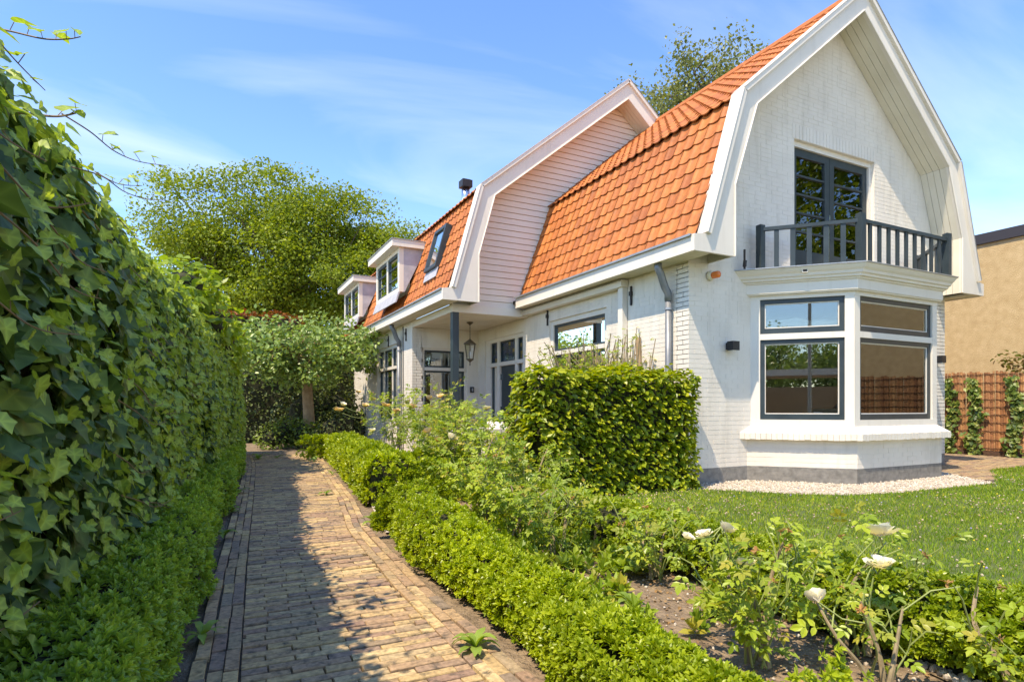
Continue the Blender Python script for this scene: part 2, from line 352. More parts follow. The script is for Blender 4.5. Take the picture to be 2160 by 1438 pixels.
# --- path bricks
def pave_variant(i):
    rr = random.Random(i); v = []
    w, l, c = .5, .5, .045
    for (sx, sy) in ((-1, -1), (1, -1), (1, 1), (-1, 1)):
        j = lambda s: (rr.random()-.5)*s
        v.append((sx*.5, sy*.5, -1))
    for (sx, sy) in ((-1, -1), (1, -1), (1, 1), (-1, 1)): v.append((sx*(.5-rr.random()*.006), sy*(.5-rr.random()*.02), -.09))
    for (sx, sy) in ((-1, -1), (1, -1), (1, 1), (-1, 1)): v.append((sx*(.490-rr.random()*.008), sy*(.468-rr.random()*.035), -rr.random()*.05))
    f = [(a, b, b+4, a+4) for a, b in ((0, 1), (1, 2), (2, 3), (3, 0))]+[(a+4, b+4, b+8, a+8) for a, b in ((0, 1), (1, 2), (2, 3), (3, 0))]+[(8, 9, 10, 11)]
    me = bpy.data.meshes.new('brick'); me.from_pydata(v, [], f); me.update(); me.materials.append(PAVE); return me, np.array(v), np.array(f)
PV = [pave_variant(i) for i in range(8)]
bricks = []   # cx, cy, len, wid, angle, dz, variant
y = -.6; row = 0
while y < PATH_END-.05:
    a0, a1 = float(xl(y))+.178, float(xr(y))-.178
    ang = math.atan(float((xl(y+.3)+xr(y+.3)-xl(y-.3)-xr(y-.3))/1.2))
    u = a0-random.random()*.02-(row % 2)*.11+(random.random()-.5)*.03; row += 1
    u = max(u, a0-.2)
    while u < a1-.02:
        ln = .216+random.uniform(-.009, .009); s, e = max(u, a0), min(u+ln, a1)
        if e-s > .035:
            t = ((s+e)/2-(a0+a1)/2)
            bricks.append(((s+e)/2, y+t*math.tan(-ang)*.6+.012*math.sin(y*3+t*2)+random.uniform(-.004, .004), e-s-.0025, .0465+random.uniform(-.004, .003), -ang*.6+random.uniform(-.02, .02), random.uniform(-.004, .003)-.005*math.sin(3.1*y+4*u)**2, random.randrange(8)))
        u += ln+.0015
    y += .0535
for side in (0, 1):
    for k in range(3):
        y = -.6+random.random()*.2
        while y < PATH_END-.1:
            ln = .20+random.uniform(-.02, .015); yc = y+ln/2
            if side == 0: xc = float(xl(yc))+.03+k*.058; ang = math.atan(float((xl(yc+.2)-xl(yc-.2))/.4))
            else: xc = float(xr(yc))-.03-k*.058; ang = math.atan(float((xr(yc+.2)-xr(yc-.2))/.4))
            bricks.append((xc+random.uniform(-.004, .004), yc, ln-.008, .053, R(90)-ang, random.uniform(-.006, .004), random.randrange(8))); y += ln+.003
def inframe(X, Y, z, m=0):
    x, y, d = px(X, Y, z); return d > .2 and -m < x < 2160+m and -m < y < 1438+m
vis = [b for b in bricks if inframe(b[0], b[1], 0, 10)]
vis.sort(key=lambda b: depth(b[0], b[1])); near = set(id(b) for b in vis[:300])
rest = []
for b in bricks:
    xx, yy, ln, wd, an, dz, vi = b
    if id(b) in near:
        o = bpy.data.objects.new('brick', PV[vi][0]); COL.objects.link(o); o.parent = path
        o.location = (xx, yy, dz); o.rotation_euler = (random.uniform(-.02, .02), random.uniform(-.008, .008), an); o.scale = (ln, wd, .05)
    elif yy > 1: rest.append(b)
vs, fs, va = [], [], []
for b in rest:
    xx, yy, ln, wd, an, dz, vi = b; v = PV[vi][1]*np.array([ln, wd, .05]); c, s = math.cos(an), math.sin(an)
    o = len(vs)*12; vs.append(np.stack([v[:, 0]*c-v[:, 1]*s+xx, v[:, 0]*s+v[:, 1]*c+yy, v[:, 2]+dz], 1)); fs.append(PV[vi][2]+o); va.append(np.full(12, random.random()))
tag(link('bricks', np_mesh('bricks', np.concatenate(vs), np.concatenate(fs), np.concatenate(va)), PAVE, path), kind='stuff')
# --- terrace bricks (seen at a flat angle): one mass
vs, fs, va = [], [], []
yy = 4.3; k = 0
while yy < 13:
    xx = 9.6-(k % 2)*.1
    while xx < 14.3:
        if pip(np.array([[xx+.1, yy+.05]]), TERR)[0]:
            v = PV[random.randrange(8)][1]*np.array([.196, .062, .04]); o = len(vs)*12
            vs.append(v+np.array([xx+.1, yy+.03, random.uniform(-.004, .003)])); fs.append(PV[0][2]+o); va.append(np.full(12, random.random()*.3+.25))
        xx += .203
    yy += .068; k += 1
tag(link('bricks', np_mesh('bricks', np.concatenate(vs), np.concatenate(fs), np.concatenate(va)), PAVE, terrace), kind='stuff')
# --- gravel pebbles
ico = np.array([(0, 0, -1), (.72, -.53, -.45), (-.28, -.85, -.45), (-.89, 0, -.45), (-.28, .85, -.45), (.72, .53, -.45), (.28, -.85, .45), (-.72, -.53, .45), (-.72, .53, .45), (.28, .85, .45), (.89, 0, .45), (0, 0, 1)])
icf = np.array([(0, 1, 2), (1, 0, 5), (0, 2, 3), (0, 3, 4), (0, 4, 5), (1, 5, 10), (2, 1, 6), (3, 2, 7), (4, 3, 8), (5, 4, 9), (1, 10, 6), (2, 6, 7), (3, 7, 8), (4, 8, 9), (5, 9, 10), (6, 10, 11), (7, 6, 11), (8, 7, 11), (9, 8, 11), (10, 9, 11)])
def pebbles(n, poly, z, s0, s1, name, parent, m=PEB):
    lo = np.min(poly, 0); hi = np.max(poly, 0); P = RNG.random((n, 2))*(hi-lo)+lo; P = P[pip(P, poly)]
    k = len(P); T = np.c_[P, np.full(k, z)+RNG.random(k)*.006]; M = frames(rdir(k)*.3+np.array([0, 0, 1]), rdir(k))*(.6+.6*RNG.random((k, 3, 1)))
    return scatter(name, ico, icf, T, M, s0+(s1-s0)*RNG.random(k)**2, m, parent)
pebbles(11000, np.array(GRAV), -.004, .007, .019, 'pebbles', gravel_bed)
gap = sheet('gravel_patch', [(1.25, 4.75), (1.95, 4.75), (2.2, 6.05), (1.45, 6.05)], -.015, GRAVB)
pebbles(900, np.array([(1.25, 4.75), (1.95, 4.75), (2.2, 6.05), (1.45, 6.05)]), -.01, .007, .018, 'pebbles', gap)
# white stones strewn in the rose bed at the far lower right corner
bedgr = sheet('stone_patch', [(2.35, .7), (2.75, .7), (2.75, 1.5), (2.5, 1.45)], -.026, SOIL)
pebbles(700, np.array([(2.35, .75), (2.75, .75), (2.75, 1.45), (2.5, 1.4)]), -.02, .010, .028, 'pebbles', bedgr)

# ------------------------------------------------------------------ house
HOUSE = thing('house', (8.46, 5.82, 0), 'white painted brick house with orange gambrel tile roofs and a bay window', 'house')
WX, WY, RX = 5.51, 5.819, 11.413          # left wall, gable wall, right wall
ZE, ZT = 2.898, 3.109
FL = (Vector((WX, 0, 0)), Vector((0, 1, 0)), Vector((-1, 0, 0)))       # left wall of the front block: u = Y
FG = (Vector((0, WY, 0)), Vector((1, 0, 0)), Vector((0, -1, 0)))       # front gable: u = X
FW = (Vector((3.92, 0, 0)), Vector((0, 1, 0)), Vector((-1, 0, 0)))     # wing wall
FP = (Vector((0, 12.63, 0)), Vector((1, 0, 0)), Vector((0, -1, 0)))    # back wall of the porch
brick_pool = []      # (frame, u0, u1, v0, v1, out, parent, mat)
def wall(fr, u0, u1, top, openings, parent_name='wall', z0=-.05, thick=.24, mat_=WHITE, brick=True, grey_to=0.0, course=.0625, blen=.222):
    "top: list of (u, z) points of the upper outline"
    tu = [p[0] for p in top]; tz = [p[1] for p in top]; Z = lambda u: float(np.interp(u, tu, tz))
    br = sorted(set([u0, u1]+[u for u in tu if u0 < u < u1]+[u for o in openings for u in o[:2] if u0 < u < u1]))
    mb = MB(); O, U, Nn = fr
    P = lambda u, v, w: O+U*u+Vector((0, 0, v))+Nn*w
    for a, b in zip(br[:-1], br[1:]):
        m = (a+b)/2; cuts = sorted([(o[2], o[3]) for o in openings if o[0] <= m <= o[1]]); z = z0
        for c0, c1 in cuts+[(None, None)]:
            if c0 is None: za, zb = Z(a), Z(b)
            else: za = zb = c0
            if max(za, zb) > z+.001:
                vs = [P(a, z, 0), P(b, z, 0), P(b, zb, 0), P(a, za, 0)]; vs += [v-Nn*thick for v in vs]
                mb.add(vs, [(0, 1, 2, 3), (7, 6, 5, 4), (0, 4, 5, 1), (1, 5, 6, 2), (2, 6, 7, 3), (3, 7, 4, 0)])
            if c1 is not None: z = c1
    w = mb.build(parent_name, mat_, HOUSE)
    if brick:
        z = .012; k = 0; zmax = max(tz)
        while z < zmax-.03:
            u = u0-(.5*blen if k % 2 else 0)-random.random()*.01; k += 1
            blocks = [(o[0]-.004, o[1]+.004) for o in openings if o[2]-.004 < z+course*.9 and o[3]+.004 > z]
            while u < u1:
                ln = blen*(random.choice((1, 1, 1, .5)) if random.random() < .25 else 1); s, e = max(u, u0), min(u+ln-.009, u1); u += ln
                seg = [(s, e)]
                for c0, c1 in blocks:
                    seg = [q for a, b in seg for q in ((a, min(b, c0)), (max(a, c1), b)) if q[1]-q[0] > .02]
                for a, b in seg:
                    h = z+course-.008
                    if h > min(Z(a), Z(b))+.02: continue
                    brick_pool.append((fr, a, b, z, h, .0014+random.random()*.0022, w, GREYB if z < grey_to else mat_))
            z += course
    return w
# profile of the two gambrel gables: half outline, mirrored about xc
class Gam: pass
def gambrel(xc, xe, xol, xo, zo, zao, xi, zkk, xk, zk, za):
    g = Gam(); g.xc = xc; g.xe = xe
    g.outer = [(xe, ZT-.01), (xol, 3.125), (xo, zo), (xc, zao)]
    g.inner = [(xi, ZE), (xi, zkk), (xk, zk), (xc, za)]
    g.m = lambda pts: [(2*xc-x, z) for x, z in pts]
    return g
G1 = gambrel(8.462, 5.184, 5.390, 6.002, 5.017, 7.100, 5.862, 3.80, 6.254, 4.907, 6.776)
G2 = gambrel(7.652, 3.599, 3.800, 4.342, 5.013, 7.744-.02, 4.294, 3.76, 4.615, 4.885, 7.364)
YB, Y2, YC2 = 5.379, 9.819, 10.23          # gable board planes, clad wall plane
top1 = [(WX, ZE+.05), (5.862, ZE+.06), (5.862+.02, 3.84), (6.254, 4.95), (8.462, 6.83)]
top1 = [(WX, 3.0), (5.86, 3.9), (6.20, 4.96), (8.462, 6.86)]; top1 = top1+[(2*8.462-x, z) for x, z in top1[::-1]][1:]
BAYO = (6.72, 10.20, .62, 2.70); DOORO = (7.535, 9.415, 2.90, 4.90)
w_g = wall(FG, WX, RX, top1, [BAYO, DOORO], grey_to=.19)
WIN1 = (7.62, 9.38, .62, 2.575); DOORL = (10.40, 12.27, -.05, 2.50)
w_l = wall(FL, WY+.001, 12.63, [(WY, ZE+.05), (12.63, ZE+.05)], [WIN1, DOORL])
WIN2 = (13.85, 15.72, .62, 2.53)
w_w = wall(FW, 12.63, 20.2, [(12.63, ZE+.05), (20.2, ZE+.05)], [WIN2])
WIN3 = (4.16, 5.22, .45, 2.33)
w_p = wall(FP, 3.921, WX-.001, [(3.92, 2.80), (WX, 2.80)], [WIN3])
wall((Vector((RX, 0, 0)), Vector((0, 1, 0)), Vector((1, 0, 0))), WY, 12.6, [(WY, ZE+.05), (12.6, ZE+.05)], [], brick=True, grey_to=.19)
# --- bay window brick base
BL, BC, BR_ = Vector((6.570, WY, 0)), Vector((7.492, 4.851, 0)), Vector((9.432, 4.851, 0))
BE = Vector((10.354, WY, 0)); bay_pts = [BL, BC, BR_, BE]
def bay_line(off):
    "bay outline pushed outwards by off"
    ns = []
    for a, b in zip(bay_pts[:-1], bay_pts[1:]):
        d = (b-a).normalized(); ns.append(Vector((d.y, -d.x, 0)))
    out = []
    for i in range(4):
        if i == 0: n = ns[0]; d = (bay_pts[1]-bay_pts[0]).normalized(); p = bay_pts[0]+n*off; p = p+d*((WY-p.y)/d.y)
        elif i == 3: n = ns[2]; d = (bay_pts[3]-bay_pts[2]).normalized(); p = bay_pts[3]+n*off; p = p+d*((WY-p.y)/d.y)
        else:
            a, b = ns[i-1], ns[i]; p = bay_pts[i]+(a+b)*(off/(1+a.dot(b)))
        out.append(p)
    return out
def bay_ring(prof, name, m, parent):
    mb = MB(); rows = [[Vector((p.x, p.y, z)) for p in bay_line(o)] for o, z in prof]; n = len(prof)
    vs = [v for r in rows for v in r]; fs = []
    for i in range(n):
        j = (i+1) % n
        for k in range(3): fs.append((i*4+k, i*4+k+1, j*4+k+1, j*4+k))
    fs += [tuple(i*4 for i in range(n)), tuple(i*4+3 for i in range(n))[::-1]]
    mb.add(vs, fs); return mb.build(name, m, parent)
def facet(i, off=0):
    p = bay_line(off); a, b = p[i], p[i+1]; d = (b-a).normalized(); return (a, d, Vector((d.y, -d.x, 0))), (b-a).length
BAY = bay_ring([(0, -.05), (0, .70), (-.2, .70), (-.2, -.05)], 'bay_window', WHITE, HOUSE); BAY['label'] = 'three sided bay window with white frames and dark sashes'
for i in range(3):
    fr, ln = facet(i); z = .012; k = 0
    while z < .60:
        u = -(.11 if k % 2 else 0); k += 1
        while u < ln:
            s, e = max(u, 0), min(u+.215, ln)
            if e-s > .02: brick_pool.append((fr, s, e, z, z+.0565, .0014+random.random()*.0022, BAY, GREYB if z < .19 else WHITE))
            u += .222
        z += .0625
mb = MB(); mb.lbox(FG, WX-.002, BL.x, -.05, .194, .0005, .002); mb.build('plinth', GREYB, w_g)
mb = MB(); mb.lbox(FG, BE.x, RX+.002, -.05, .194, .0005, .002); mb.build('plinth', GREYB, w_g)
mb = MB()
for i in range(3): fr, ln = facet(i); mb.lbox(fr, 0, ln, -.05, .194, .0005, .002)
mb.build('plinth', GREYB, BAY)
# sill bricks, laid sloping
for i in range(3):
    fr, ln = facet(i, .105); O, U, Nn = fr; n = int(ln/.066)
    frw, lnw = facet(i, -.05)
    for k in range(n):
        t0, t1 = (k+.04)/n, (k+.96)/n; mb = MB(); j = random.uniform(-.004, .004)
        lo = [O+U*ln*t0, O+U*ln*t1]; hi = [frw[0]+frw[1]*lnw*t0, frw[0]+frw[1]*lnw*t1]
        zt0, zt1 = .652+j, .752+j*.5
        vs = [Vector((*lo[0].xy, zt0-.085)), Vector((*lo[1].xy, zt0-.085)), Vector((*lo[1].xy, zt0)), Vector((*lo[0].xy, zt0)),
              Vector((*hi[0].xy, zt1-.10)), Vector((*hi[1].xy, zt1-.10)), Vector((*hi[1].xy, zt1)), Vector((*hi[0].xy, zt1))]
        mb.add(vs, [(0, 1, 2, 3), (7, 6, 5, 4), (0, 4, 5, 1), (1, 5, 6, 2), (2, 6, 7, 3), (3, 7, 4, 0)])
        mb.build('sill_brick', WHITE, BAY)
bay_ring([(.095, .572), (.095, .64), (-.06, .74), (-.06, .60)], 'sill', WHITE, BAY)
# bay frames: inset polygon at -.045
INS = -.045
fm = MB()
for i in range(3):
    fr, ln = facet(i, INS)
    fm.lbox(fr, .0, ln, .735, .832, -.10, 0); fm.lbox(fr, .0, ln, 2.475, 2.56, -.10, 0); fm.lbox(fr, .09, ln-.09, 1.925, 2.005, -.10, -.006)
    fm.lbox(fr, .003, .128 if i == 0 else .115, .832, 2.475, -.10, -.003); fm.lbox(fr, ln-.128 if i == 2 else ln-.115, ln-.003, .832, 2.475, -.10, -.003)
fm.build('window_frame', TRIM, BAY)
for i in range(3):
    fr, ln = facet(i, INS)
    a, b = (.129 if i == 0 else .116), ln-(.129 if i == 2 else .116)
    for v0, v1 in ((.833, 1.924), (2.006, 2.474)):
        mb = MB(); w = .058; bt = .075
        mb.lbox(fr, a, b, v0, v0+bt, -.085, -.03); mb.lbox(fr, a, b, v1-w, v1, -.085, -.03); mb.lbox(fr, a, a+w, v0+bt, v1-w, -.085, -.03); mb.lbox(fr, b-w, b, v0+bt, v1-w, -.085, -.03)
        mb.build('sash', BLUEG if i == 0 else DARK, BAY)
        mb = MB(); g = .014
        mb.lbox(fr, a+w, b-w, v0+bt, v0+bt+g, -.07, -.045); mb.lbox(fr, a+w, b-w, v1-w-g, v1-w, -.07, -.045); mb.lbox(fr, a+w, a+w+g, v0+bt+g, v1-w-g, -.07, -.045); mb.lbox(fr, b-w-g, b-w, v0+bt+g, v1-w-g, -.07, -.045)
        mb.build('glazing_bead', TRIM, BAY)
        mb = MB(); mb.lbox(fr, a+w, b-w, v0+bt, v1-w, -.062, -.056); mb.build('pane', GLASS, BAY)
    if i < 3:    # gathered blind behind each upper pane
        mb = MB(); n = 26; us = np.linspace(a+.07, b-.07, n); O, U, Nn = fr; top = 2.47
        rows = [2.45, 2.38, 2.28, 2.2, 2.13, 2.09, 2.075] if i else [2.2, 2.17, 2.14, 2.115, 2.10, 2.09, 2.085]
        vs = []
        for r_, z in enumerate(rows):
            for q, u in enumerate(us):
                vs.append(O+U*float(u)+Vector((0, 0, z+.012*math.sin(q*.7+r_)+.02*math.sin(q*.21+i)))-Nn*(.15+.02*math.sin(r_*2.1+q*.35)))
        mb.add(vs, [(r_*n+q, r_*n+q+1, r_*n+n+q+1, r_*n+n+q) for r_ in range(len(rows)-1) for q in range(n-1)])
        mb.build('blind', BLIND, BAY, True)
bay_ring([(-.10, 2.53), (0.0, 2.53), (.004, 2.545), (.018, 2.548), (.018, 2.672), (.040, 2.680), (.040, 2.70), (.075, 2.705), (.08, 2.735), (.105, 2.742), (.115, 2.775), (.14, 2.80), (.165, 2.838), (.168, 2.85), (-.10, 2.85)], 'cornice', TRIM, BAY)
mb = MB(); P = [Vector((p.x, p.y, 2.851)) for p in bay_line(.186)]; mb.prism(P, (0, 0, .014)); bay_roof = mb.build('bay_roof', ZINC, HOUSE)
fr, ln = facet(0, .135); mb = MB(); mb.lbox(fr, .80, .87, 2.775, 2.825, .0, .012); mb.build('overflow_outlet', TRIM, BAY)
mb = MB(); mb.lbox(fr, .81, .86, 2.783, 2.817, .012, .0135); mb.build('outlet_hole', IRON, BAY)
# --- balcony railing
BALC = None
inn = bay_line(.06)
posts = [inn[0]+(inn[1]-inn[0])*.16, inn[1], inn[2], inn[2]+(inn[3]-inn[2])*.84]
mb = MB(); rail_z = 3.39
for a, b in zip(posts[:-1], posts[1:]):
    d = (b-a).normalized(); fr = (a, d, Vector((d.y, -d.x, 0))); mb.lbox(fr, .035, (b-a).length-.035, rail_z, rail_z+.045, -.035, .025)
BALC = mb.build('balcony_railing', BLUEG, HOUSE)
for k, p in enumerate(posts):
    mb = MB(); h = 3.50 if k in (1, 2) else 3.47; s = .042
    mb.box(p.x-s, p.x+s, p.y-s, p.y+s, 2.866, h); mb.add([(p.x-s, p.y-s, h), (p.x+s, p.y-s, h), (p.x+s, p.y+s, h), (p.x-s, p.y+s, h), (p.x, p.y, h+.02)], [(0, 1, 4), (1, 2, 4), (2, 3, 4), (3, 0, 4)])
    mb.build('post', BLUEG, BALC)
for (a, b), n in zip(zip(posts[:-1], posts[1:]), (5, 9, 5)):
    d = (b-a).normalized(); ln = (b-a).length; fr = (a, d, Vector((d.y, -d.x, 0)))
    for k in range(n):
        u = ln*(k+1)/(n+1); mb = MB(); mb.lbox(fr, u-.03, u+.03, 2.868, rail_z, -.012, .012); mb.build('baluster', BLUEG, BALC)
mb = MB(); p = inn[0]+Vector((-.075, -.10, 0)); mb.tube([(p.x, p.y, 2.866), (p.x, p.y, 3.13)], .016, 6); mb.tube([(p.x, p.y, 2.90), (p.x+.01, p.y, 2.98)], .028, 6); mb.build('iron_rod', IRON, HOUSE)
# --- balcony doors
mb = MB(); u0, u1, v0, v1 = DOORO
mb.lbox(FG, u0, u0+.045, v0, v1, -.16, -.05); mb.lbox(FG, u1-.06, u1, v0, v1, -.16, -.05); mb.lbox(FG, u0+.045, u1-.06, v1-.075, v1, -.16, -.05)
DOORS = mb.build('balcony_door', TRIM, HOUSE)
a0, a1 = u0+.046, u1-.061; mid = (a0+a1)/2-.03; tz_ = v1-.076
for (l0, l1) in ((a0, mid-.004), (mid+.004, a1)):
    mb = MB(); st = .105; zb = 3.33; zt_ = tz_-.115
    mb.lbox(FG, l0, l0+st, v0, tz_, -.14, -.085); mb.lbox(FG, l1-st, l1, v0, tz_, -.14, -.085); mb.lbox(FG, l0+st, l1-st, tz_-.115, tz_, -.14, -.085); mb.lbox(FG, l0+st, l1-st, v0, zb, -.14, -.09)
    bars = 5
    for k in range(1, bars): z = zb+(zt_-zb)*k/bars; mb.lbox(FG, l0+st, l1-st, z-.014, z+.014, -.135, -.088)
    leaf = mb.build('door_leaf', DARK, DOORS)
    mb = MB(); mb.lbox(FG, l0+st, l1-st, zb, zt_, -.115, -.11); mb.build('pane', GLASS, DOORS)
mb = MB(); mb.lbox(FG, mid-.03, mid-.012, 3.85, 3.93, -.085, -.06); mb.lbox(FG, mid-.025, mid-.015, 3.1, 3.75, -.085, -.075); mb.build('door_handle', STEEL, DOORS)
for z in (3.1, 3.9, 4.6):
    mb = MB(); mb.lbox(FG, a0-.006, a0+.008, z, z+.09, -.085, -.06); mb.build('hinge', IRON, DOORS)
mb = MB(); mb.lbox(FG, u0-.01, u1+.01, 4.902, 4.955, .002, .004)  # flat soldier course above the door
nl = 26
for k in range(nl):
    q0 = u0-.05+(u1-u0+.1)*k/nl; q1 = u0-.05+(u1-u0+.1)*(k+.9)/nl
    b = MB(); b.lbox(FG, q0, q1, 4.905, 5.11, 0, .0055+random.random()*.001); b.build('lintel_brick', WHITE, w_g)
# curtains behind the balcony doors
for (c0, c1) in ((8.72, 9.30), (7.62, 7.80)):
    mb = MB(); n = 60; vs = []
    for z in (2.95, 4.85):
        for k in range(n): t = k/(n-1); vs.append((c0+(c1-c0)*t, WY+.30+.035*math.sin(t*34*(c1-c0)/.6), z))
    mb.add(vs, [(k, k+1, n+k+1, n+k) for k in range(n-1)]); mb.build('curtain', CURT, DOORS, True)
# --- flat windows in brick walls
def window(fr, o, cols, transom, parent=HOUSE, dark=BLUEG, label=None, fw=.085, reveal=.035):
    u0, u1, v0, v1 = o; mb = MB()
    mb.lbox(fr, u0, u0+fw, v0, v1, -.13, -reveal); mb.lbox(fr, u1-fw, u1, v0, v1, -.13, -reveal); mb.lbox(fr, u0+fw, u1-fw, v1-fw, v1, -.13, -reveal); mb.lbox(fr, u0+fw, u1-fw, v0, v0+fw, -.13, -reveal+.02)
    if transom: mb.lbox(fr, u0+fw, u1-fw, transom-.035, transom+.035, -.13, -reveal-.006+.03)
    us = [u0+fw]; W_ = u1-u0-2*fw
    acc = u0+fw
    for c in cols[:-1]: acc += W_*c; us.append(acc)
    us.append(u1-fw); mw = .035
    for u in us[1:-1]:
        for (za, zb) in (((v0+fw, transom-.035), (transom+.035, v1-fw)) if transom else ((v0+fw, v1-fw),)): mb.lbox(fr, u-mw, u+mw, za, zb, -.13, -reveal-.004)
    w = mb.build('window', TRIM, parent)
    for k in range(len(us)-1):
        a = us[k]+(mw if k else 0); b = us[k+1]-(mw if k < len(us)-2 else 0)
        for (za, zb) in (((v0+fw, transom-.035), (transom+.035, v1-fw)) if transom else ((v0+fw, v1-fw),)):
            s = MB(); e = .042
            s.lbox(fr, a, a+e, za, zb, -.115, -.06); s.lbox(fr, b-e, b, za, zb, -.115, -.06); s.lbox(fr, a+e, b-e, za, za+e, -.115, -.06); s.lbox(fr, a+e, b-e, zb-e, zb, -.115, -.06); s.build('sash', dark, w)
            g = MB(); g.lbox(fr, a+e, b-e, za+e, zb-e, -.092, -.086); g.build('pane', GLASS, w)
    return w
window(FL, WIN1, [1], 1.975); window(FW, WIN2, [.27, .46, .27], 1.97); w3 = window(FP, WIN3, [1], 1.86, dark=DARK, fw=.05)
mb = MB(); mb.lbox(FP, 4.26, 5.12, 2.12, 2.27, -.2, -.19); mb.build('blind', BLIND, w3)
for (a, b, f_) in ((7.75, 7.95, FL), (9.0, 9.27, FL)):
    mb = MB(); n = 40; O, U, Nn = f_; vs = [O+U*(a+(b-a)*k/(n-1))+Vector((0, 0, z))-Nn*(.22+.02*math.sin(k*1.3)) for z in (.7, 2.45) for k in range(n)]
    mb.add(vs, [(k, k+1, n+k+1, n+k) for k in range(n-1)]); mb.build('curtain', CURT, HOUSE, True)
# --- front door assembly in the porch
u0, u1, v0, v1 = DOORL; mb = MB(); zt_ = 1.93
cuts = [u0, u0+.07, 10.70, 10.80, 11.52, 11.64, 11.98, 12.17, u1]
for a, b in ((u0, u0+.08), (10.72, 10.83), (11.56, 11.68), (12.02, u1)): mb.lbox(FL, a, b, 0, v1, -.14, -.03)
for a, b in ((u0+.08, 10.72), (10.83, 11.56), (11.68, 12.02)):
    mb.lbox(FL, a, b, v1-.08, v1, -.14, -.03); mb.lbox(FL, a, b, zt_-.04, zt_+.04, -.14, -.015)
for a, b in ((u0+.08, 10.72), (11.68, 12.02)): mb.lbox(FL, a, b, 0, .55, -.14, -.04)
FD = mb.build('front_door', TRIM, HOUSE)
mb = MB(); mb.lbox(FL, 10.84, 11.55, .02, zt_-.045, -.12, -.075); FDL = mb.build('door_leaf', DARK, FD)
mb = MB(); mb.lbox(FL, 10.98, 11.10, 1.28, 1.45, -.0745, -.071); mb.build('paper_note', PAPER, FD)
for z in (.5, .9, 1.6): mb = MB(); mb.lbox(FL, 11.553, 11.562, z, z+.12, -.08, -.05); mb.build('hinge', STEEL, FD)
mb = MB(); mb.tube([(WX+.07, 10.92, 1.0), (WX+.02, 10.92, 1.0), (WX+.02, 11.02, 1.0)], .012, 6); mb.build('door_handle', STEEL, FD)
for a, b in ((u0+.08, 10.72), (11.68, 12.02)):
    mb = MB(); mb.lbox(FL, a+.03, b-.03, .55, zt_-.04, -.1, -.094); mb.build('pane', GLASS, FD)
    s = MB(); s.lbox(FL, a, a+.03, .55, zt_-.04, -.11, -.07); s.lbox(FL, b-.03, b, .55, zt_-.04, -.11, -.07); s.build('sash', DARK, FD)
for a, b in ((u0+.08, 10.72), (10.83, 11.56), (11.68, 12.02)):   # stained lights above: small coloured panes in lead
    s = MB(); e = .03; za, zb = zt_+.04, v1-.08
    s.lbox(FL, a, a+e, za, zb, -.115, -.06); s.lbox(FL, b-e, b, za, zb, -.115, -.06); s.lbox(FL, a+e, b-e, za, za+e, -.115, -.06); s.lbox(FL, a+e, b-e, zb-e, zb, -.115, -.06); s.build('sash', BLUEG, FD)
    nx = 3 if b-a < .5 else 7; nzz = 5
    for i in range(nx):
        for j in range(nzz):
            p0, p1 = a+e+(b-a-2*e)*i/nx, a+e+(b-a-2*e)*(i+1)/nx; q0, q1 = za+e+(zb-za-2*e)*j/nzz, za+e+(zb-za-2*e)*(j+1)/nzz
            g = MB(); g.lbox(FL, p0+.004, p1-.004, q0+.004, q1-.004, -.095, -.088); g.build('coloured_pane', SGLASS, FD)
    g = MB(); g.lbox(FL, a+e, b-e, za+e, zb-e, -.10, -.096); g.build('lead_came', IRON, FD)
# --- rooms behind the glass
mb = MB()
def room(x0, x1, y0, y1, z0, z1, name, open_faces=()):
    m = MB(); m.add([(x, y, z) for z in (z0, z1) for y in (y0, y1) for x in (x0, x1)], [])
    F6 = {'b': (0, 1, 3, 2), 't': (4, 6, 7, 5), 'f': (0, 4, 5, 1), 'k': (2, 3, 7, 6), 'l': (0, 2, 6, 4), 'r': (1, 5, 7, 3)}
    m.f = [f for k, f in F6.items() if k not in open_faces]; m.build(name, ROOM, HOUSE)
    m2 = MB(); m2.box(x0, x1, y0, y1, z0+.001, z0+.01); m2.build('room_floor', ROOMF, HOUSE)
room(5.76, 11.16, 6.07, 10.2, .02, 2.83, 'room_wall', ('f', 'l')); room(6.3, 10.6, 6.07, 9.6, 2.87, 4.97, 'room_wall', ('f',))
room(4.17, 9.0, 12.9, 20.1, .02, 2.83, 'room_wall', ('l', 'f')); room(5.76, 9.0, 10.25, 12.85, .02, 2.83, 'room_wall', ('l',))
mb = MB(); mb.box(8.3, 8.42, 7.6, 10.2, .03, 2.82); mb.build('room_partition', ROOM, HOUSE)
mb = MB(); mb.box(9.9, 11.0, 6.5, 7.3, .03, 1.0); mb.build('room_cupboard', WOOD, HOUSE)
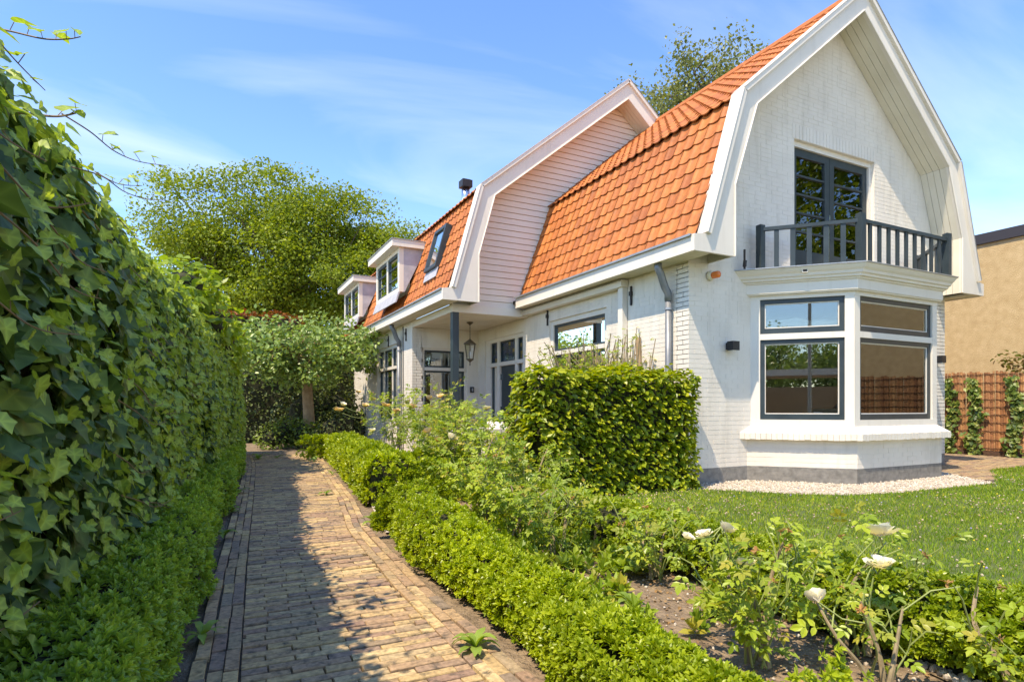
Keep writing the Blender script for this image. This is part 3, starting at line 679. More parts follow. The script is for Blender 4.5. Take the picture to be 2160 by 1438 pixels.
# --- roofs: eave boxes, gable boards, verge caps, soffits, decks
def gable_trim(g, yb, yw, soffit_name, plank_n):
    parts = []
    for mir in (0, 1):
        f = (lambda x: x) if not mir else (lambda x: 2*g.xc-x)
        P3 = lambda x, z, y: (f(x), y, z)
        mb = MB(); o, i = g.outer, g.inner
        polys = [[o[3], o[2], i[2], i[3]], [o[2], o[1], i[1], i[2]], [o[1], o[0], (g.xe, ZE), i[0], i[1]]]
        for pl in polys:
            pp = [P3(x, z, yb) for x, z in pl]
            mb.prism(pp if mir else pp[::-1], (0, .045, 0))
        bo = mb.build('gable_board', TRIM, HOUSE)
        # thin bead along the inner edge
        mb = MB()
        for (xa, za), (xb, zb) in zip(i[:-1], i[1:]): mb.tube([P3(xa, za, yb-.006), P3(xb, zb, yb-.006)], .013, 5)
        mb.build('bead', TRIM, bo)
        # verge cap: boxed strip standing proud of the board and over the tile ends
        for (xa, za), (xb, zb) in ((o[1], o[2]), (o[2], o[3])):
            d = Vector((xb-xa, 0, zb-za)).normalized(); n = Vector((-d.z, 0, d.x))
            a = Vector((xa, 0, za)); b = Vector((xb, 0, zb))
            q = [a-n*.035, b-n*.035, b+n*.03, a+n*.03]
            mb = MB(); mb.prism([P3(v.x, v.z, yb-.045) for v in q], (0, .185, 0)); c = mb.build('verge_cap', TRIM, HOUSE)
            q = [a+n*.0305, b+n*.0305, b+n*.036, a+n*.036]; mb = MB(); mb.prism([P3(v.x, v.z, yb-.055) for v in q], (0, .205, 0)); mb.build('cap_strip', ZINC if mir else TRIM, c)
        # soffit planks under the overhang
        so = None
        for (xa, za), (xb, zb) in zip(i[:-1], i[1:]):
            d = Vector((xb-xa, 0, zb-za)).normalized(); n = Vector((-d.z, 0, d.x))
            for k in range(plank_n):
                y0_ = yb+.045+(yw-yb-.045)*k/plank_n; y1_ = yb+.045+(yw-yb-.045)*(k+1)/plank_n-.006
                q = [Vector((xa, 0, za))+n*.004, Vector((xb, 0, zb))+n*.004, Vector((xb, 0, zb))+n*.024, Vector((xa, 0, za))+n*.024]
                mb = MB(); mb.prism([P3(v.x, v.z, y0_) for v in q], (0, y1_-y0_, 0))
                mb.build('plank', SOFF, bo)
gable_trim(G1, YB, WY, 'soffit', 4); gable_trim(G2, Y2, YC2, 'soffit', 4)
def eave(g, y0, y1, side, wallx):
    f = (lambda x: x) if side == 0 else (lambda x: 2*g.xc-x)
    mb = MB(); X = lambda a, b: (min(f(a), f(b)), max(f(a), f(b)))
    mb.box(*X(g.xe, g.xe+.035), y0, y1, ZE+.012, ZT-.02); mb.box(*X(g.xe-.012, g.xe+.03), y0, y1, ZE-.004, ZE+.011); e = mb.build('eave_fascia', TRIM, HOUSE)
    n = 3 if wallx-g.xe < .6 else 5
    for k in range(n):
        a = g.xe+.036+(wallx-g.xe-.036)*k/n; b = g.xe+.036+(wallx-g.xe-.036)*(k+1)/n-.005
        mb = MB(); mb.box(*X(a, b), y0+.01, y1, ZE+.006, ZE+.024); mb.build('plank', SOFF, e)
    mb = MB(); mb.box(*X(g.xe+.04, wallx-.002), y0+.012, y1-.002, ZE+.026, ZE+.034); mb.build('soffit_light_block', SOFF, e)  # unseen sheet added to stop sun leaking through the plank gaps
    mb = MB(); mb.box(*X(g.xe-.035, g.xe+.10), y0, y1, ZT-.016, ZT-.004); mb.box(*X(g.xe-.035, g.xe-.022), y0, y1, ZT-.03, ZT-.017); mb.build('gutter', ZINC, HOUSE)
    return e
e1 = eave(G1, YB+.0455, 10.10, 0, WX); eave(G1, YB+.0455, 12.6, 1, WX); e2 = eave(G2, Y2+.0455, 20.6, 0, 3.92); eave(G2, Y2+.0455, 20.6, 1, 3.92)
for g, y0, y1 in ((G1, YB+.045, YC2+.05), (G2, Y2+.045, 20.6)):
    for mir in (0, 1):
        f = (lambda x: x) if not mir else (lambda x: 2*g.xc-x); mb = MB(); o = g.outer
        for (xa, za), (xb, zb) in zip(o[:-1], o[1:]):
            d = Vector((xb-xa, 0, zb-za)).normalized(); n = Vector((-d.z, 0, d.x)); a = Vector((xa, 0, za)); b = Vector((xb, 0, zb))
            q = [a-n*.05, b-n*.05, b-n*.11, a-n*.11]; mb.prism([(f(v.x), y0, v.z) for v in q], (0, y1-y0, 0))
        mb.build('roof_deck', BARKD, HOUSE)
# --- tiles
def tile_mesh():
    prof = [(-.5, .020), (-.36, .030), (-.26, .012), (-.12, .0), (.10, -.002), (.30, .006), (.42, .022), (.5, .026)]   # across, unit width
    v = []; n = len(prof)
    for u, h in prof: v.append((u, -.5, h*.75+.017))          # lower edge, lifted over the next row
    for u, h in prof: v.append((u, .5, h*.75-.003))
    for u, h in prof: v.append((u, -.5, h*.75+.017))          # lip
    for u, h in prof: v.append((u, -.5, h*.75+.002))
    f = [(i, i+1, n+i+1, n+i) for i in range(n-1)]+[(3*n+i, 3*n+i+1, 2*n+i+1, 2*n+i) for i in range(n-1)]
    return v, f
TV, TF = tile_mesh(); TVn = np.array(TV); TQ = np.array(TF)
tme = np_mesh('tile', TVn, TQ, None, True); tme.materials.append(TILE)
tiles = []   # centre, frame rows (across, up slope, normal), width, length, owner
def slope_tiles(a, b, y0, y1, rows, cols, owner, mir=None, holes=()):
    "a lower, b upper (x, z); tiles run along Y"
    ax, az = a; bx, bz = b; ln = math.hypot(bx-ax, bz-az); up = Vector(((bx-ax)/ln, 0, (bz-az)/ln)); nrm = Vector((-up.z, 0, up.x))
    if mir is not None:
        up = Vector((-up.x, 0, up.z)); nrm = Vector((-nrm.x, 0, nrm.z)); ax = 2*mir-ax
    for r in range(rows):
        for c in range(cols):
            y = y0+(y1-y0)*(c+.5)/cols; s = ln*(r+.5)/rows
            p = Vector((ax, y, az))+up*s+nrm*(.012+random.uniform(-.003, .003))
            if any(h0+.08 < y < h1-.08 and q0 < s < q1 for h0, h1, q0, q1 in holes): continue
            tiles.append((p, Vector((0, -1 if mir is None else 1, 0)), up, nrm, (y1-y0)/cols, ln/rows, owner, random.uniform(-.02, .02)))
ROOF1 = MB(); ROOF1.tube([(8.462, YB+.1, 7.03), (8.462, 10.3, 7.03)], .11, 8); ROOF1 = ROOF1.build('roof', TILE, HOUSE)
ROOF2 = MB(); ROOF2.tube([(7.652, Y2+.1, 7.64), (7.652, 20.6, 7.64)], .10, 8); ROOF2 = ROOF2.build('roof', TILE, HOUSE)
inw = .05
def shift(a, b, s):
    d = Vector((b[0]-a[0], 0, b[1]-a[1])).normalized(); n = Vector((-d.z, 0, d.x)); return (a[0]-n.x*s, a[1]-n.z*s), (b[0]-n.x*s, b[1]-n.z*s)
o = G1.outer; lowa = (5.225, 3.075)
A, B = shift((5.28, 3.06), o[2], .045); slope_tiles((5.345, 3.085), (B[0]+.01, B[1]+.0), YB+.13, YC2-.005, 9, 24, ROOF1)
A, B = shift(o[2], o[3], .035); slope_tiles((A[0]-.022, A[1]-.008), B, YB+.13, YC2-.005, 15, 24, ROOF1)
slope_tiles((A[0]-.07, A[1]-.045), B, YB+.13, YC2, 15, 24, ROOF1, mir=8.462); slope_tiles((5.345, 3.085), o[2], YB+.13, YC2, 9, 24, ROOF1, mir=8.462)
o = G2.outer; A, B = shift((3.70, 3.06), o[2], .045)
D1 = (12.74, 14.80); D2 = (16.76, 18.85); SKY = (10.92, 11.62)
slope_tiles((3.76, 3.085), (B[0]+.005, B[1]), Y2+.13, 20.5, 9, 55, ROOF2, holes=((D1[0], D1[1], .42, 1.52), (D2[0], D2[1], .42, 1.52), (SKY[0], SKY[1], .62, 1.60)))
A, B = shift(o[2], o[3], .035); slope_tiles((A[0]-.05, A[1]-.03), B, Y2+.13, 20.5, 18, 55, ROOF2)
slope_tiles((A[0]-.05, A[1]-.03), B, Y2+.13, 20.5, 18, 55, ROOF2, mir=7.652)
def tscore(t):
    p = t[0]
    if not inframe(p.x, p.y, p.z, 5) or t[1].y > 0: return -1
    v = (Vector((0, 0, CAM_H))-p); c = v.normalized().dot(t[3])
    if c < 0 or (t[6] is ROOF1 and p.y > 10.1): return -1
    return max(c, 0)/v.length_squared
order = sorted(range(len(tiles)), key=lambda k: -tscore(tiles[k])); pick = set(order[:300])
for owner in (ROOF1, ROOF2):
    T, M, va = [], [], []
    for k, t in enumerate(tiles):
        p, ac, up, nr, w, ln, ow, tw = t
        if ow is not owner: continue
        if k in pick:
            ob = bpy.data.objects.new('tile', tme); COL.objects.link(ob); ob.parent = owner
            m3 = Matrix((ac*w*1.03, up*ln*1.12, nr)).transposed(); m4 = m3.to_4x4(); m4.translation = p; ob.matrix_local = m4 @ Matrix.Rotation(tw, 4, 'Z')
        else:
            T.append(p); M.append([ac*w*1.03, up*ln*1.12, nr]); va.append(random.random())
    scatter('tiles', TVn, TQ, np.array(T), np.array(M), np.ones(len(T)), TILE, owner, np.array(va)).data.polygons.foreach_set('use_smooth', np.ones(len(T)*len(TQ), bool))
# --- clad gable of the wing: planks
CW = MB(); i2 = G2.inner; outl = [(3.93, 2.757), (3.93, ZE+.02), (4.27, 3.0)]
wall((Vector((0, YC2+.03, 0)), Vector((1, 0, 0)), Vector((0, -1, 0))), 3.93, 11.37, [(3.93, 2.95), (4.29, 3.76), (4.60, 4.9), (7.652, 7.42), (2*7.652-4.6, 4.9), (11.37, 2.95)], [], 'clad_wall', z0=2.77, thick=.1, mat_=CLAD, brick=False)
clad = bpy.data.objects[-1] if False else [o_ for o_ in HOUSE.children if o_.name.startswith('clad_wall')][0]
z = 2.905
def xin(z): return float(np.interp(z, [2.76, 2.9, 3.76, 4.885, 7.364], [3.93, 3.93, 4.26, 4.57, 7.62]))
while z < 7.36:
    h = .1165; xa, xb = xin(z), xin(min(z+h-.01, 7.36)); x1 = 9.6 if z < 5.6 else 2*7.652-xa; x1b = 9.6 if z < 5.6 else 2*7.652-xb
    mb = MB(); y_ = YC2
    vs = [(xa, y_-.004, z), (x1, y_-.004, z), (x1b, y_+.010, z+h-.008), (xb, y_+.010, z+h-.008)]; vs += [(a, YC2+.029, c) for a, b, c in vs]
    mb.add(vs, [(0, 1, 2, 3), (7, 6, 5, 4), (0, 4, 5, 1), (1, 5, 6, 2), (2, 6, 7, 3), (3, 7, 4, 0)]); mb.build('plank', CLAD, clad); z += h
mb = MB(); mb.box(3.922, WX-.002, YC2-.03, YC2+.11, 2.757, 2.903); mb.box(3.922, 4.06, YC2+.111, 12.62, 2.757, 2.90); mb.build('porch_beam', CLAD, HOUSE)
pc = None
for k in range(14):
    a = 3.93+(WX-3.94)*k/14; b = 3.93+(WX-3.94)*(k+1)/14-.005
    mb = MB(); mb.box(a, b, YC2+.02, 12.62, 2.765+.0, 2.785)
    ob = mb.build('porch_ceiling' if pc is None else 'plank', SOFF, HOUSE if pc is None else pc); pc = pc or ob
mb = MB(); cxp, cyp = 4.0, YC2+.04; mb.box(cxp-.062, cxp+.062, cyp-.062, cyp+.062, 0, 2.757); col_ = mb.build('porch_column', BLUEG, HOUSE)
# --- porch piers with sloped caps
for (x_, y_, h_) in ((4.05, 8.62, .60), (4.02, YC2-.10, .42)):
    mb = MB(); s = .17; mb.box(x_-s, x_+s, y_-s, y_+s, 0, h_); pr = mb.build('porch_pier', WHITE, HOUSE)
    mb = MB(); s2 = s+.05; mb.box(x_-s2, x_+s2, y_-s2, y_+s2, h_, h_+.06); mb.add([(x_-s2, y_-s2, h_+.06), (x_+s2, y_-s2, h_+.06), (x_+s2, y_+s2, h_+.06), (x_-s2, y_+s2, h_+.06), (x_-.05, y_-.05, h_+.2), (x_+.05, y_-.05, h_+.2), (x_+.05, y_+.05, h_+.2), (x_-.05, y_+.05, h_+.2)], [(0, 1, 5, 4), (1, 2, 6, 5), (2, 3, 7, 6), (3, 0, 4, 7), (4, 5, 6, 7)]); mb.build('pier_cap', TRIM, pr)
# --- dormers
def dormer(y0, y1):
    xf, z0, z1 = 3.66, 3.55, 4.52; mb = MB()
    fr = (Vector((xf, 0, 0)), Vector((0, 1, 0)), Vector((-1, 0, 0)))
    mb.lbox(fr, y0, y0+.13, z0, z1, -.10, 0); mb.lbox(fr, y1-.13, y1, z0, z1, -.10, 0); mb.lbox(fr, y0+.13, y1-.13, z0, z0+.09, -.10, .01); mb.lbox(fr, y0+.13, y1-.13, z1-.09, z1, -.10, 0)
    mid = (y0+y1)/2; mb.lbox(fr, mid-.05, mid+.05, z0+.09, z1-.09, -.10, -.005); dm = mb.build('dormer', TRIM, HOUSE)
    for yy in (y0+.012, y1-.012):
        mb = MB(); mb.prism([(xf+.10, yy-.01, z0), (xf+.10, yy-.01, z1), (4.35, yy-.01, z1), (4.35, yy-.01, 5.0), (4.0, yy-.01, 4.0)][:3]+[(4.2, yy-.01, z1-.1), (3.78, yy-.01, z0)], (0, .02, 0))
        mb.build('cheek', LEAD, dm)
    mb = MB(); rx0 = xf-.18; mb.box(rx0, 4.40, y0-.09, y1+.09, z1+.001, z1+.15); mb.build('dormer_roof', TRIM, dm)
    mb = MB(); mb.box(rx0-.02, 4.42, y0-.11, y1+.11, z1+.151, z1+.166); mb.build('roof_edge', ZINC, dm)
    mb = MB(); mb.prism([(xf-.015, y0, z0), (xf-.09, y0, z0-.24), (xf-.06, y0, z0-.24), (xf+.02, y0, z0)], (0, y1-y0, 0)); mb.build('lead_apron', LEAD, dm)
    mb = MB(); mb.box(xf+.25, xf+.27, y0+.1, y1-.1, z0, z1); mb.build('dormer_back', ROOM, dm)
    for a, b in ((y0+.131, mid-.051), (mid+.051, y1-.131)):
        s = MB(); e = .05; za, zb = z0+.091, z1-.091
        s.lbox(fr, a, a+e, za, zb, -.09, -.02); s.lbox(fr, b-e, b, za, zb, -.09, -.02); s.lbox(fr, a+e, b-e, za, za+e, -.09, -.02); s.lbox(fr, a+e, b-e, zb-e, zb, -.09, -.02)
        for t in (1/3, 2/3): s.lbox(fr, a+e, b-e, za+(zb-za)*t-.014, za+(zb-za)*t+.014, -.075, -.03)
        s.build('sash', BLUEG, dm); g = MB(); g.lbox(fr, a+e, b-e, za+e, zb-e, -.058, -.052); g.build('pane', GLASS, dm)
dormer(*D1); dormer(*D2)
# --- roof window on the wing
a = Vector((3.76, 0, 3.085)); b = Vector((4.30, 0, 5.0)); up = (b-a).normalized(); nr = Vector((-up.z, 0, up.x))
def sl(y, s, h): v = a+up*s+nr*h; return (v.x, y, v.z)
def sbox(mb, y0, y1, s0, s1, h0, h1): mb.add([sl(y, s, h) for h in (h0, h1) for s in (s0, s1) for y in (y0, y1)], [(0, 2, 3, 1), (4, 5, 7, 6), (0, 1, 5, 4), (2, 6, 7, 3), (0, 4, 6, 2), (1, 3, 7, 5)])
mb = MB(); y0, y1, s0, s1 = SKY[0], SKY[1], .66, 1.56; e = .07
sbox(mb, y0, y0+e, s0, s1, -.02, .10); sbox(mb, y1-e, y1, s0, s1, -.02, .10); sbox(mb, y0+e, y1-e, s0, s0+e, -.02, .10); sbox(mb, y0+e, y1-e, s1-e, s1, -.02, .10); RW = mb.build('roof_window', BLUEG, HOUSE)
mb = MB(); sbox(mb, y0+e, y1-e, s0+e, s1-e, .06, .066); mb.build('pane', GLASS, RW)
mb = MB(); sbox(mb, y0+e, y1-e, s0+e, s1-e, -.06, -.05); mb.build('blind', BLIND, RW)
mb = MB(); sbox(mb, y0-.03, y1+.03, s0-.20, s0-.005, .03, .045); mb.build('lead_apron', LEAD, RW)
# --- flue
mb = MB(); mb.lathe((5.34, 13.0, 0), [(.095, 5.7), (.095, 6.22)], 14); FLU = mb.build('flue', STEEL, HOUSE, True)
mb = MB(); mb.box(5.34-.125, 5.34+.125, 13-.125, 13+.125, 6.19, 6.355); mb.box(5.34-.09, 5.34+.09, 13-.09, 13+.09, 6.355, 6.375); mb.build('flue_cap', BLACK, FLU)
# --- downpipes, wall anchors, awning
def downpipe(x, xg, y, zend=0):
    mb = MB(); mb.tube([(xg, y, 2.90), (xg, y, 2.84), (xg+.05, y, 2.76), (x-.06, y, 2.60), (x, y, 2.52), (x, y, 2.42)], .052, 10); dp = mb.build('downpipe', PIPE, HOUSE, True)
    mb = MB(); mb.tube([(x, y, 2.44), (x, y, zend)], .043, 10); mb.build('pipe', PIPE, dp, True)
    for z in (2.30, 1.40, .5): m = MB(); m.tube([(x, y, z), (x, y, z+.03)], .052, 10); m.box(x, x+.07, y-.01, y+.01, z, z+.03); m.build('bracket', ZINC, dp)
downpipe(WX-.075, 5.26, 6.12); downpipe(3.92-.075, 3.68, 13.42)
mb = MB(); mb.tube([(3.905, 13.28, 2.85), (3.905, 13.27, 0)], .009, 5); mb.build('cable', IRON, HOUSE)
for fr, u in ((FL, 9.42), (FL, 6.98), (FW, 13.05), (FW, 14.55), (FW, 16.3)):
    mb = MB(); mb.lbox(fr, u-.015, u+.015, 2.50, 2.78, .008, .03); mb.lbox(fr, u-.025, u+.025, 2.64, 2.70, .008, .045); mb.build('wall_anchor', IRON, HOUSE)
mb = MB(); mb.box(WX-.14, WX-.012, 7.06, 10.2, 2.78, 2.885); AW = mb.build('awning_case', TRIM, HOUSE)
mb = MB(); mb.box(WX-.10, WX-.012, 7.08, 7.19, .9, 2.779); mb.build('guide_rail', TRIM, AW)
mb = MB(); mb.box(WX-.141, WX-.139, 7.06, 10.2, 2.868, 2.876); mb.build('shadow_strip', IRON, AW)  # dark strip laid on the case, stands in for a gap's shade
# --- emit the bricks of the walls: the 300 that show largest one by one, the rest per wall
ubx = np.array([(x, y_, z) for z in (0, 1) for y_ in (0, 1) for x in (0, 1)], float)
ubf = np.array([(4, 5, 7, 6), (0, 1, 5, 4), (2, 6, 7, 3), (0, 4, 6, 2), (1, 3, 7, 5)])
def bscore(b):
    fr, a, e_, z0, z1, w, par, m = b; p = fr[0]+fr[1]*((a+e_)/2)+Vector((0, 0, (z0+z1)/2))
    if not inframe(p.x, p.y, p.z, 5): return -1
    v = Vector((0, 0, CAM_H))-p; c = v.normalized().dot(fr[2])
    if c < 0: return -1
    if 1095 < px(p.x, p.y, p.z)[0] < 1480 and p.z < 1.45: return -1
    return c*(e_-a)*(z1-z0)/v.length_squared
sc_ = [bscore(b) for b in brick_pool]; od = sorted(range(len(brick_pool)), key=lambda k: -sc_[k]); pk = set(od[:300])
bme = {}
for m in (WHITE, GREYB):
    q = bpy.data.meshes.new('brick'); q.from_pydata([(x-.5, z-.5, y_) for x, z, y_ in [(v[0], v[1], v[2]) for v in ubx]], [], [tuple(f) for f in ubf]); q.update(); q.materials.append(m); bme[m.name] = q
groups = {}
for k, b in enumerate(brick_pool):
    fr, a, e_, z0, z1, w, par, m = b; O, U, Nn = fr; Zv = Vector((0, 0, 1)); org = O+U*((a+e_)/2)+Zv*((z0+z1)/2)
    M3 = Matrix((U*(e_-a), Zv*(z1-z0), Nn*w)).transposed()
    if k in pk:
        ob = bpy.data.objects.new('brick', bme[m.name]); COL.objects.link(ob); ob.parent = par; m4 = M3.to_4x4(); m4.translation = org; ob.matrix_local = m4
    else: groups.setdefault((par.name, m.name), []).append((org, U*(e_-a), Zv*(z1-z0), Nn*w))
ub2 = ubx.copy(); ub2[:, :2] -= .5
for (pn, mn), lst in groups.items():
    T = np.array([l[0] for l in lst]); M = np.array([[l[1], l[2], l[3]] for l in lst])
    scatter('bricks', ub2, ubf, T, M, np.ones(len(T)), bpy.data.materials[mn], bpy.data.objects[pn])

# ------------------------------------------------------------------ small things on the house
def siren():
    t = thing('alarm_beacon', at(1488, 583, 1.0)*1.0, 'small orange alarm beacon on the white gable wall under the eave', 'alarm light')
    X_, z_ = 5.86, 2.735; t.location = (X_, WY-.01, z_)
    mb = MB(); mb.lathe((0, 0, 0), [(.04, 0), (.062, .0), (.066, .03), (.045, .05)], 14); me = mb.mesh('mount', True)
    o1 = link('mount', me, CREAMP, t); o1.matrix_parent_inverse = Matrix(); o1.rotation_euler = (R(90), 0, R(12))
    mb = MB(); mb.lathe((0, 0, 0), [(.042, .05), (.046, .07), (.046, .13), (.040, .15), (.02, .162)], 14); me = mb.mesh('dome', True)
    o2 = link('dome', me, ORANGE, t); o2.matrix_parent_inverse = Matrix(); o2.rotation_euler = (R(90), 0, R(12))
siren()
def wall_lamp(u, fr, label):
    p = fr[0]+fr[1]*u; t = thing('wall_lamp', (p.x, p.y, 1.80), label, 'lamp', 'black cube lamps on the gable wall')
    mb = MB(); mb.lbox(fr, u-.035, u+.035, 1.775, 1.865, .006, .05); mb.build('bracket', BLACK, t)
    mb = MB(); mb.lbox(fr, u-.06, u+.06, 1.76, 1.88, .05, .155); h = mb.build('shade', BLACK, t)
    mb = MB(); mb.lbox(fr, u-.045, u+.045, 1.752, 1.7595, .065, .14); mb.build('lens', LAMPG, t)
wall_lamp(6.20, FG, 'black cube wall lamp on the white brick between house corner and bay window')
wall_lamp(11.10, FG, 'black wall lamp on the white brick past the far side of the bay')
# hanging lantern in the porch
LP = Vector((4.76, 11.35, 0)); t = thing('porch_lantern', (LP.x, LP.y, 2.76), 'bronze glass lantern hanging on a chain in the porch', 'lantern')
mb = MB(); mb.lathe(LP, [(.07, 2.765), (.07, 2.75), (.03, 2.72), (.012, 2.70)], 12); mb.build('ceiling_rose', BRONZE, t, True)
mb = MB()
for k in range(8):
    z = 2.70-k*.035; c = Vector((LP.x, LP.y, z-.02)); ax = Vector((1, 0, 0)) if k % 2 else Vector((0, 1, 0))
    mb.tube([c+Vector((0, 0, .023*math.sin(q)))+ax*.010*math.cos(q) for q in np.linspace(0, 2*math.pi, 9)], .004, 4, False)
mb.build('chain', BRONZE, t)
mb = MB(); mb.lathe(LP, [(.01, 2.42), (.03, 2.40), (.05, 2.385), (.14, 2.32), (.145, 2.305), (.12, 2.30)], 6); mb.build('hood', BRONZE, t)
mb = MB(); mb.lathe(LP, [(.115, 2.30), (.07, 2.0)], 6); mb.build('glass_body', CLEAR, t)
for k in range(6):
    g = 2*math.pi*k/6; mb = MB(); mb.tube([LP+Vector((.118*math.cos(g), .118*math.sin(g), 2.30)), LP+Vector((.073*math.cos(g), .073*math.sin(g), 2.0))], .007, 4); mb.build('glazing_bar', BRONZE, t)
mb = MB(); mb.lathe(LP, [(.085, 2.005), (.085, 1.985), (.04, 1.96), (.012, 1.93), (.012, 1.88), (.003, 1.86)], 6); mb.build('base', BRONZE, t)
mb = MB(); mb.lathe(LP, [(.012, 2.01), (.018, 2.06), (.03, 2.11), (.01, 2.17)], 8); mb.build('bulb', LAMPG, t, True)
# door bell box by the porch
t = thing('doorbell', (WX-.02, 12.42, 1.50), 'small dark doorbell box on the white wall beside the front door', 'doorbell')
mb = MB(); mb.box(5.29, 5.37, 12.56, 12.622, 1.34, 1.47); mb.build('housing', BLACK, t)
mb = MB(); mb.box(5.31, 5.35, 12.556, 12.559, 1.37, 1.44); mb.build('face_plate', ZINC, t)

# ------------------------------------------------------------------ fence and neighbour on the right
FX = 14.4
fence = thing('bark_fence', (FX, 6, 0), 'brown bark strip fence wired in horizontal rows in front of the ochre wall', 'fence')
yy = -4.0
strip_me = []
for k in range(6):
    rr = random.Random(k); mb = MB(); n = 7; vs = []
    for z in (0, .33, .66, 1):
        for q in range(n): g = math.pi*q/(n-1); vs.append((-.022*math.sin(g)-(.004*rr.random()), .5*math.cos(g)*(.94+.06*rr.random()), z))
    mb.add(vs, [(r*n+q, r*n+q+1, r*n+n+q+1, r*n+n+q) for r in range(3) for q in range(n-1)]); me = mb.mesh('bark_strip'); me.materials.append(REED); strip_me.append(me)
while yy < 13.5:
    w = random.uniform(.032, .055) if yy > 5 else random.uniform(.06, .1)
    o_ = bpy.data.objects.new('bark_strip', random.choice(strip_me)); COL.objects.link(o_); o_.parent = fence; o_.matrix_parent_inverse = Matrix.Translation(-fence.location)
    o_.location = (FX+random.uniform(-.008, .008), yy+w/2, .10); o_.scale = (1, w, 1.62+random.uniform(-.025, .03)+.02*math.sin(yy*2)); o_.rotation_euler = (random.uniform(-.012, .012), 0, 0); yy += w*.93
for k in range(10):
    z = .16+k*.168; mb = MB()
    for ph in (0, math.pi): mb.tube([(FX-.032-.008*math.cos(y_*18+ph), y_, z+.012*math.sin(y_*18+ph)+.012*math.sin(y_*1.7+k)) for y_ in np.arange(-4, 13.5, .06)], .0045, 4, False)
    mb.build('wire', RUST, fence)
mb = MB(); mb.box(FX-.02, FX+.03, -4, 13.5, .0, .11); mb.build('bottom_rail', RUST, fence)
NB = thing('neighbour_building', (15.6, 8, 0), 'ochre roughcast building with a dark flat roof edge behind the bark fence', 'building')
mb = MB(); mb.box(15.6, 30, -3, 26, -.05, 4.70); mb.build('wall', RENDER, NB)
mb = MB(); mb.box(15.55, 30.05, -3.05, 26.05, 4.701, 4.93); mb.build('roof_edge', CAP, NB)

# ------------------------------------------------------------------ leaf templates
def oval(w=.36, fold=.10, droop=.06):
    v = np.array([(0, 0, 0), (w*.85, .30, fold), (w*.8, .68, fold*.8), (0, 1, -droop), (-w*.8, .68, fold*.8), (-w*.85, .30, fold)])
    return v, np.array([(0, 1, 2), (0, 2, 3), (0, 3, 4), (0, 4, 5)])
def ivyleaf(seed=0):
    r = random.Random(seed); j = lambda s=.035: r.uniform(-s, s)
    half = [(.24+j(), -.09+j()), (.45+j(), .05+j()), (.41+j(), .25+j()), (.455+j(), .46+j()), (.28+j(), .65+j())]
    out = [(0, .02)]+half+[(j(), 1.0+j())]+[(-x+j(.02), y+j(.02)) for x, y in half[::-1]]
    k = r.uniform(.04, .16); v = [(0, .38, .0)]+[(x, y, abs(x)*.30-k*max(0, y-.4)-.10*abs(x)*abs(y)+j(.025)) for x, y in out]
    n = len(out); return np.array(v), np.array([(0, 1+i, 1+(i+1) % n) for i in range(n)])
def compound(n_pairs=2, w=.32):
    v0, f0 = oval(w, .08, .1); vs, fs = [], []
    def put(p, ang, s, tilt):
        c, s_ = math.cos(ang), math.sin(ang); q = v0*s; x = q[:, 0]*c+q[:, 1]*s_; y = -q[:, 0]*s_+q[:, 1]*c
        fs.append(f0+len(vs)*6); vs.append(np.stack([x+p[0], y+p[1], q[:, 2]-np.hypot(x, y)*tilt+p[2]], 1))
    put((0, .62, 0), 0, .42, .15)
    for k in range(n_pairs):
        y = .55-.28*k
        put((0, y, 0), 1.05, .36-.05*k, .12); put((0, y, 0), -1.05, .36-.05*k, .12)
    return np.concatenate(vs), np.concatenate(fs)
def sprig(n=9, seed=0, w=.27):
    r = random.Random(seed); v0, f0 = oval(w, .10, .04); vs, fs = [], []
    for k in range(n):
        g = k*2.4; h = .05+.75*k/n; el = .25+.9*k/n+r.uniform(-.2, .2); s = .62*(1-.35*k/n)*r.uniform(.85, 1.15)
        d = np.array([math.cos(g)*math.cos(el), math.sin(g)*math.cos(el), math.sin(el)]); side = np.array([-math.sin(g), math.cos(g), 0]); nn = np.cross(side, d)
        fs.append(f0+6*k); vs.append(np.array([0, 0, h*.5])+s*(v0[:, :1]*side+v0[:, 1:2]*d-v0[:, 2:3]*nn))
    return np.concatenate(vs), np.concatenate(fs)
DIA, DIAF = np.array([(0, 0, 0), (.36, .5, .1), (0, 1, -.05), (-.36, .5, .1)]), np.array([(0, 1, 2), (0, 2, 3)])
OV, OVF = oval(); OVN, OVNF = oval(.27, .07, .1)
SPR = [sprig(9, k) for k in range(4)]
CMP = compound(2); CMP3 = compound(3, .3)
IVL = [ivyleaf(k) for k in range(6)]
def up_mat(nrm, k):
    "frames whose z axis follows nrm with a random spin (for sprigs)"
    return frames(nrm, rdir(k))

# ------------------------------------------------------------------ ivy hedge along the left side of the path
IV_H = 2.22
def iv_face(Y, z):
    off = np.interp(z, [0, .5, 1.1, 1.5, 1.9, 2.15, 2.3], [-.46, -.40, -.37, -.42, -.52, -.64, -.82]); adj = np.interp(Y, [0, 5, 9, 13], [-.02, 0, .10, .28])
    return xl(Y)+off+adj+.06*wob(np.stack([Y*0+3, Y*1.0, z*1.2], -1), 1.5)+.03*wob(np.stack([Y*3.1, Y*.7, z*3.3], -1))
ivy = thing('ivy_hedge', (-.9, 6, 0), 'tall dense ivy hedge with trailing runners along the brick path', 'hedge')
Yg = np.linspace(.2, 14.6, 73); zg = np.array([-.05, .4, .8, 1.2, 1.5, 1.8, 2.0, 2.14])
V = []; 
for y_ in Yg:
    for z_ in zg: V.append((float(iv_face(np.array(y_), np.array(z_)))-.09, y_, z_))
    for (dx, z_) in ((-.25, 2.17), (-.9, 2.14), (-1.2, -.05)): V.append((float(xl(y_))-.6+dx, y_, z_+.05*math.sin(y_*2.3)))
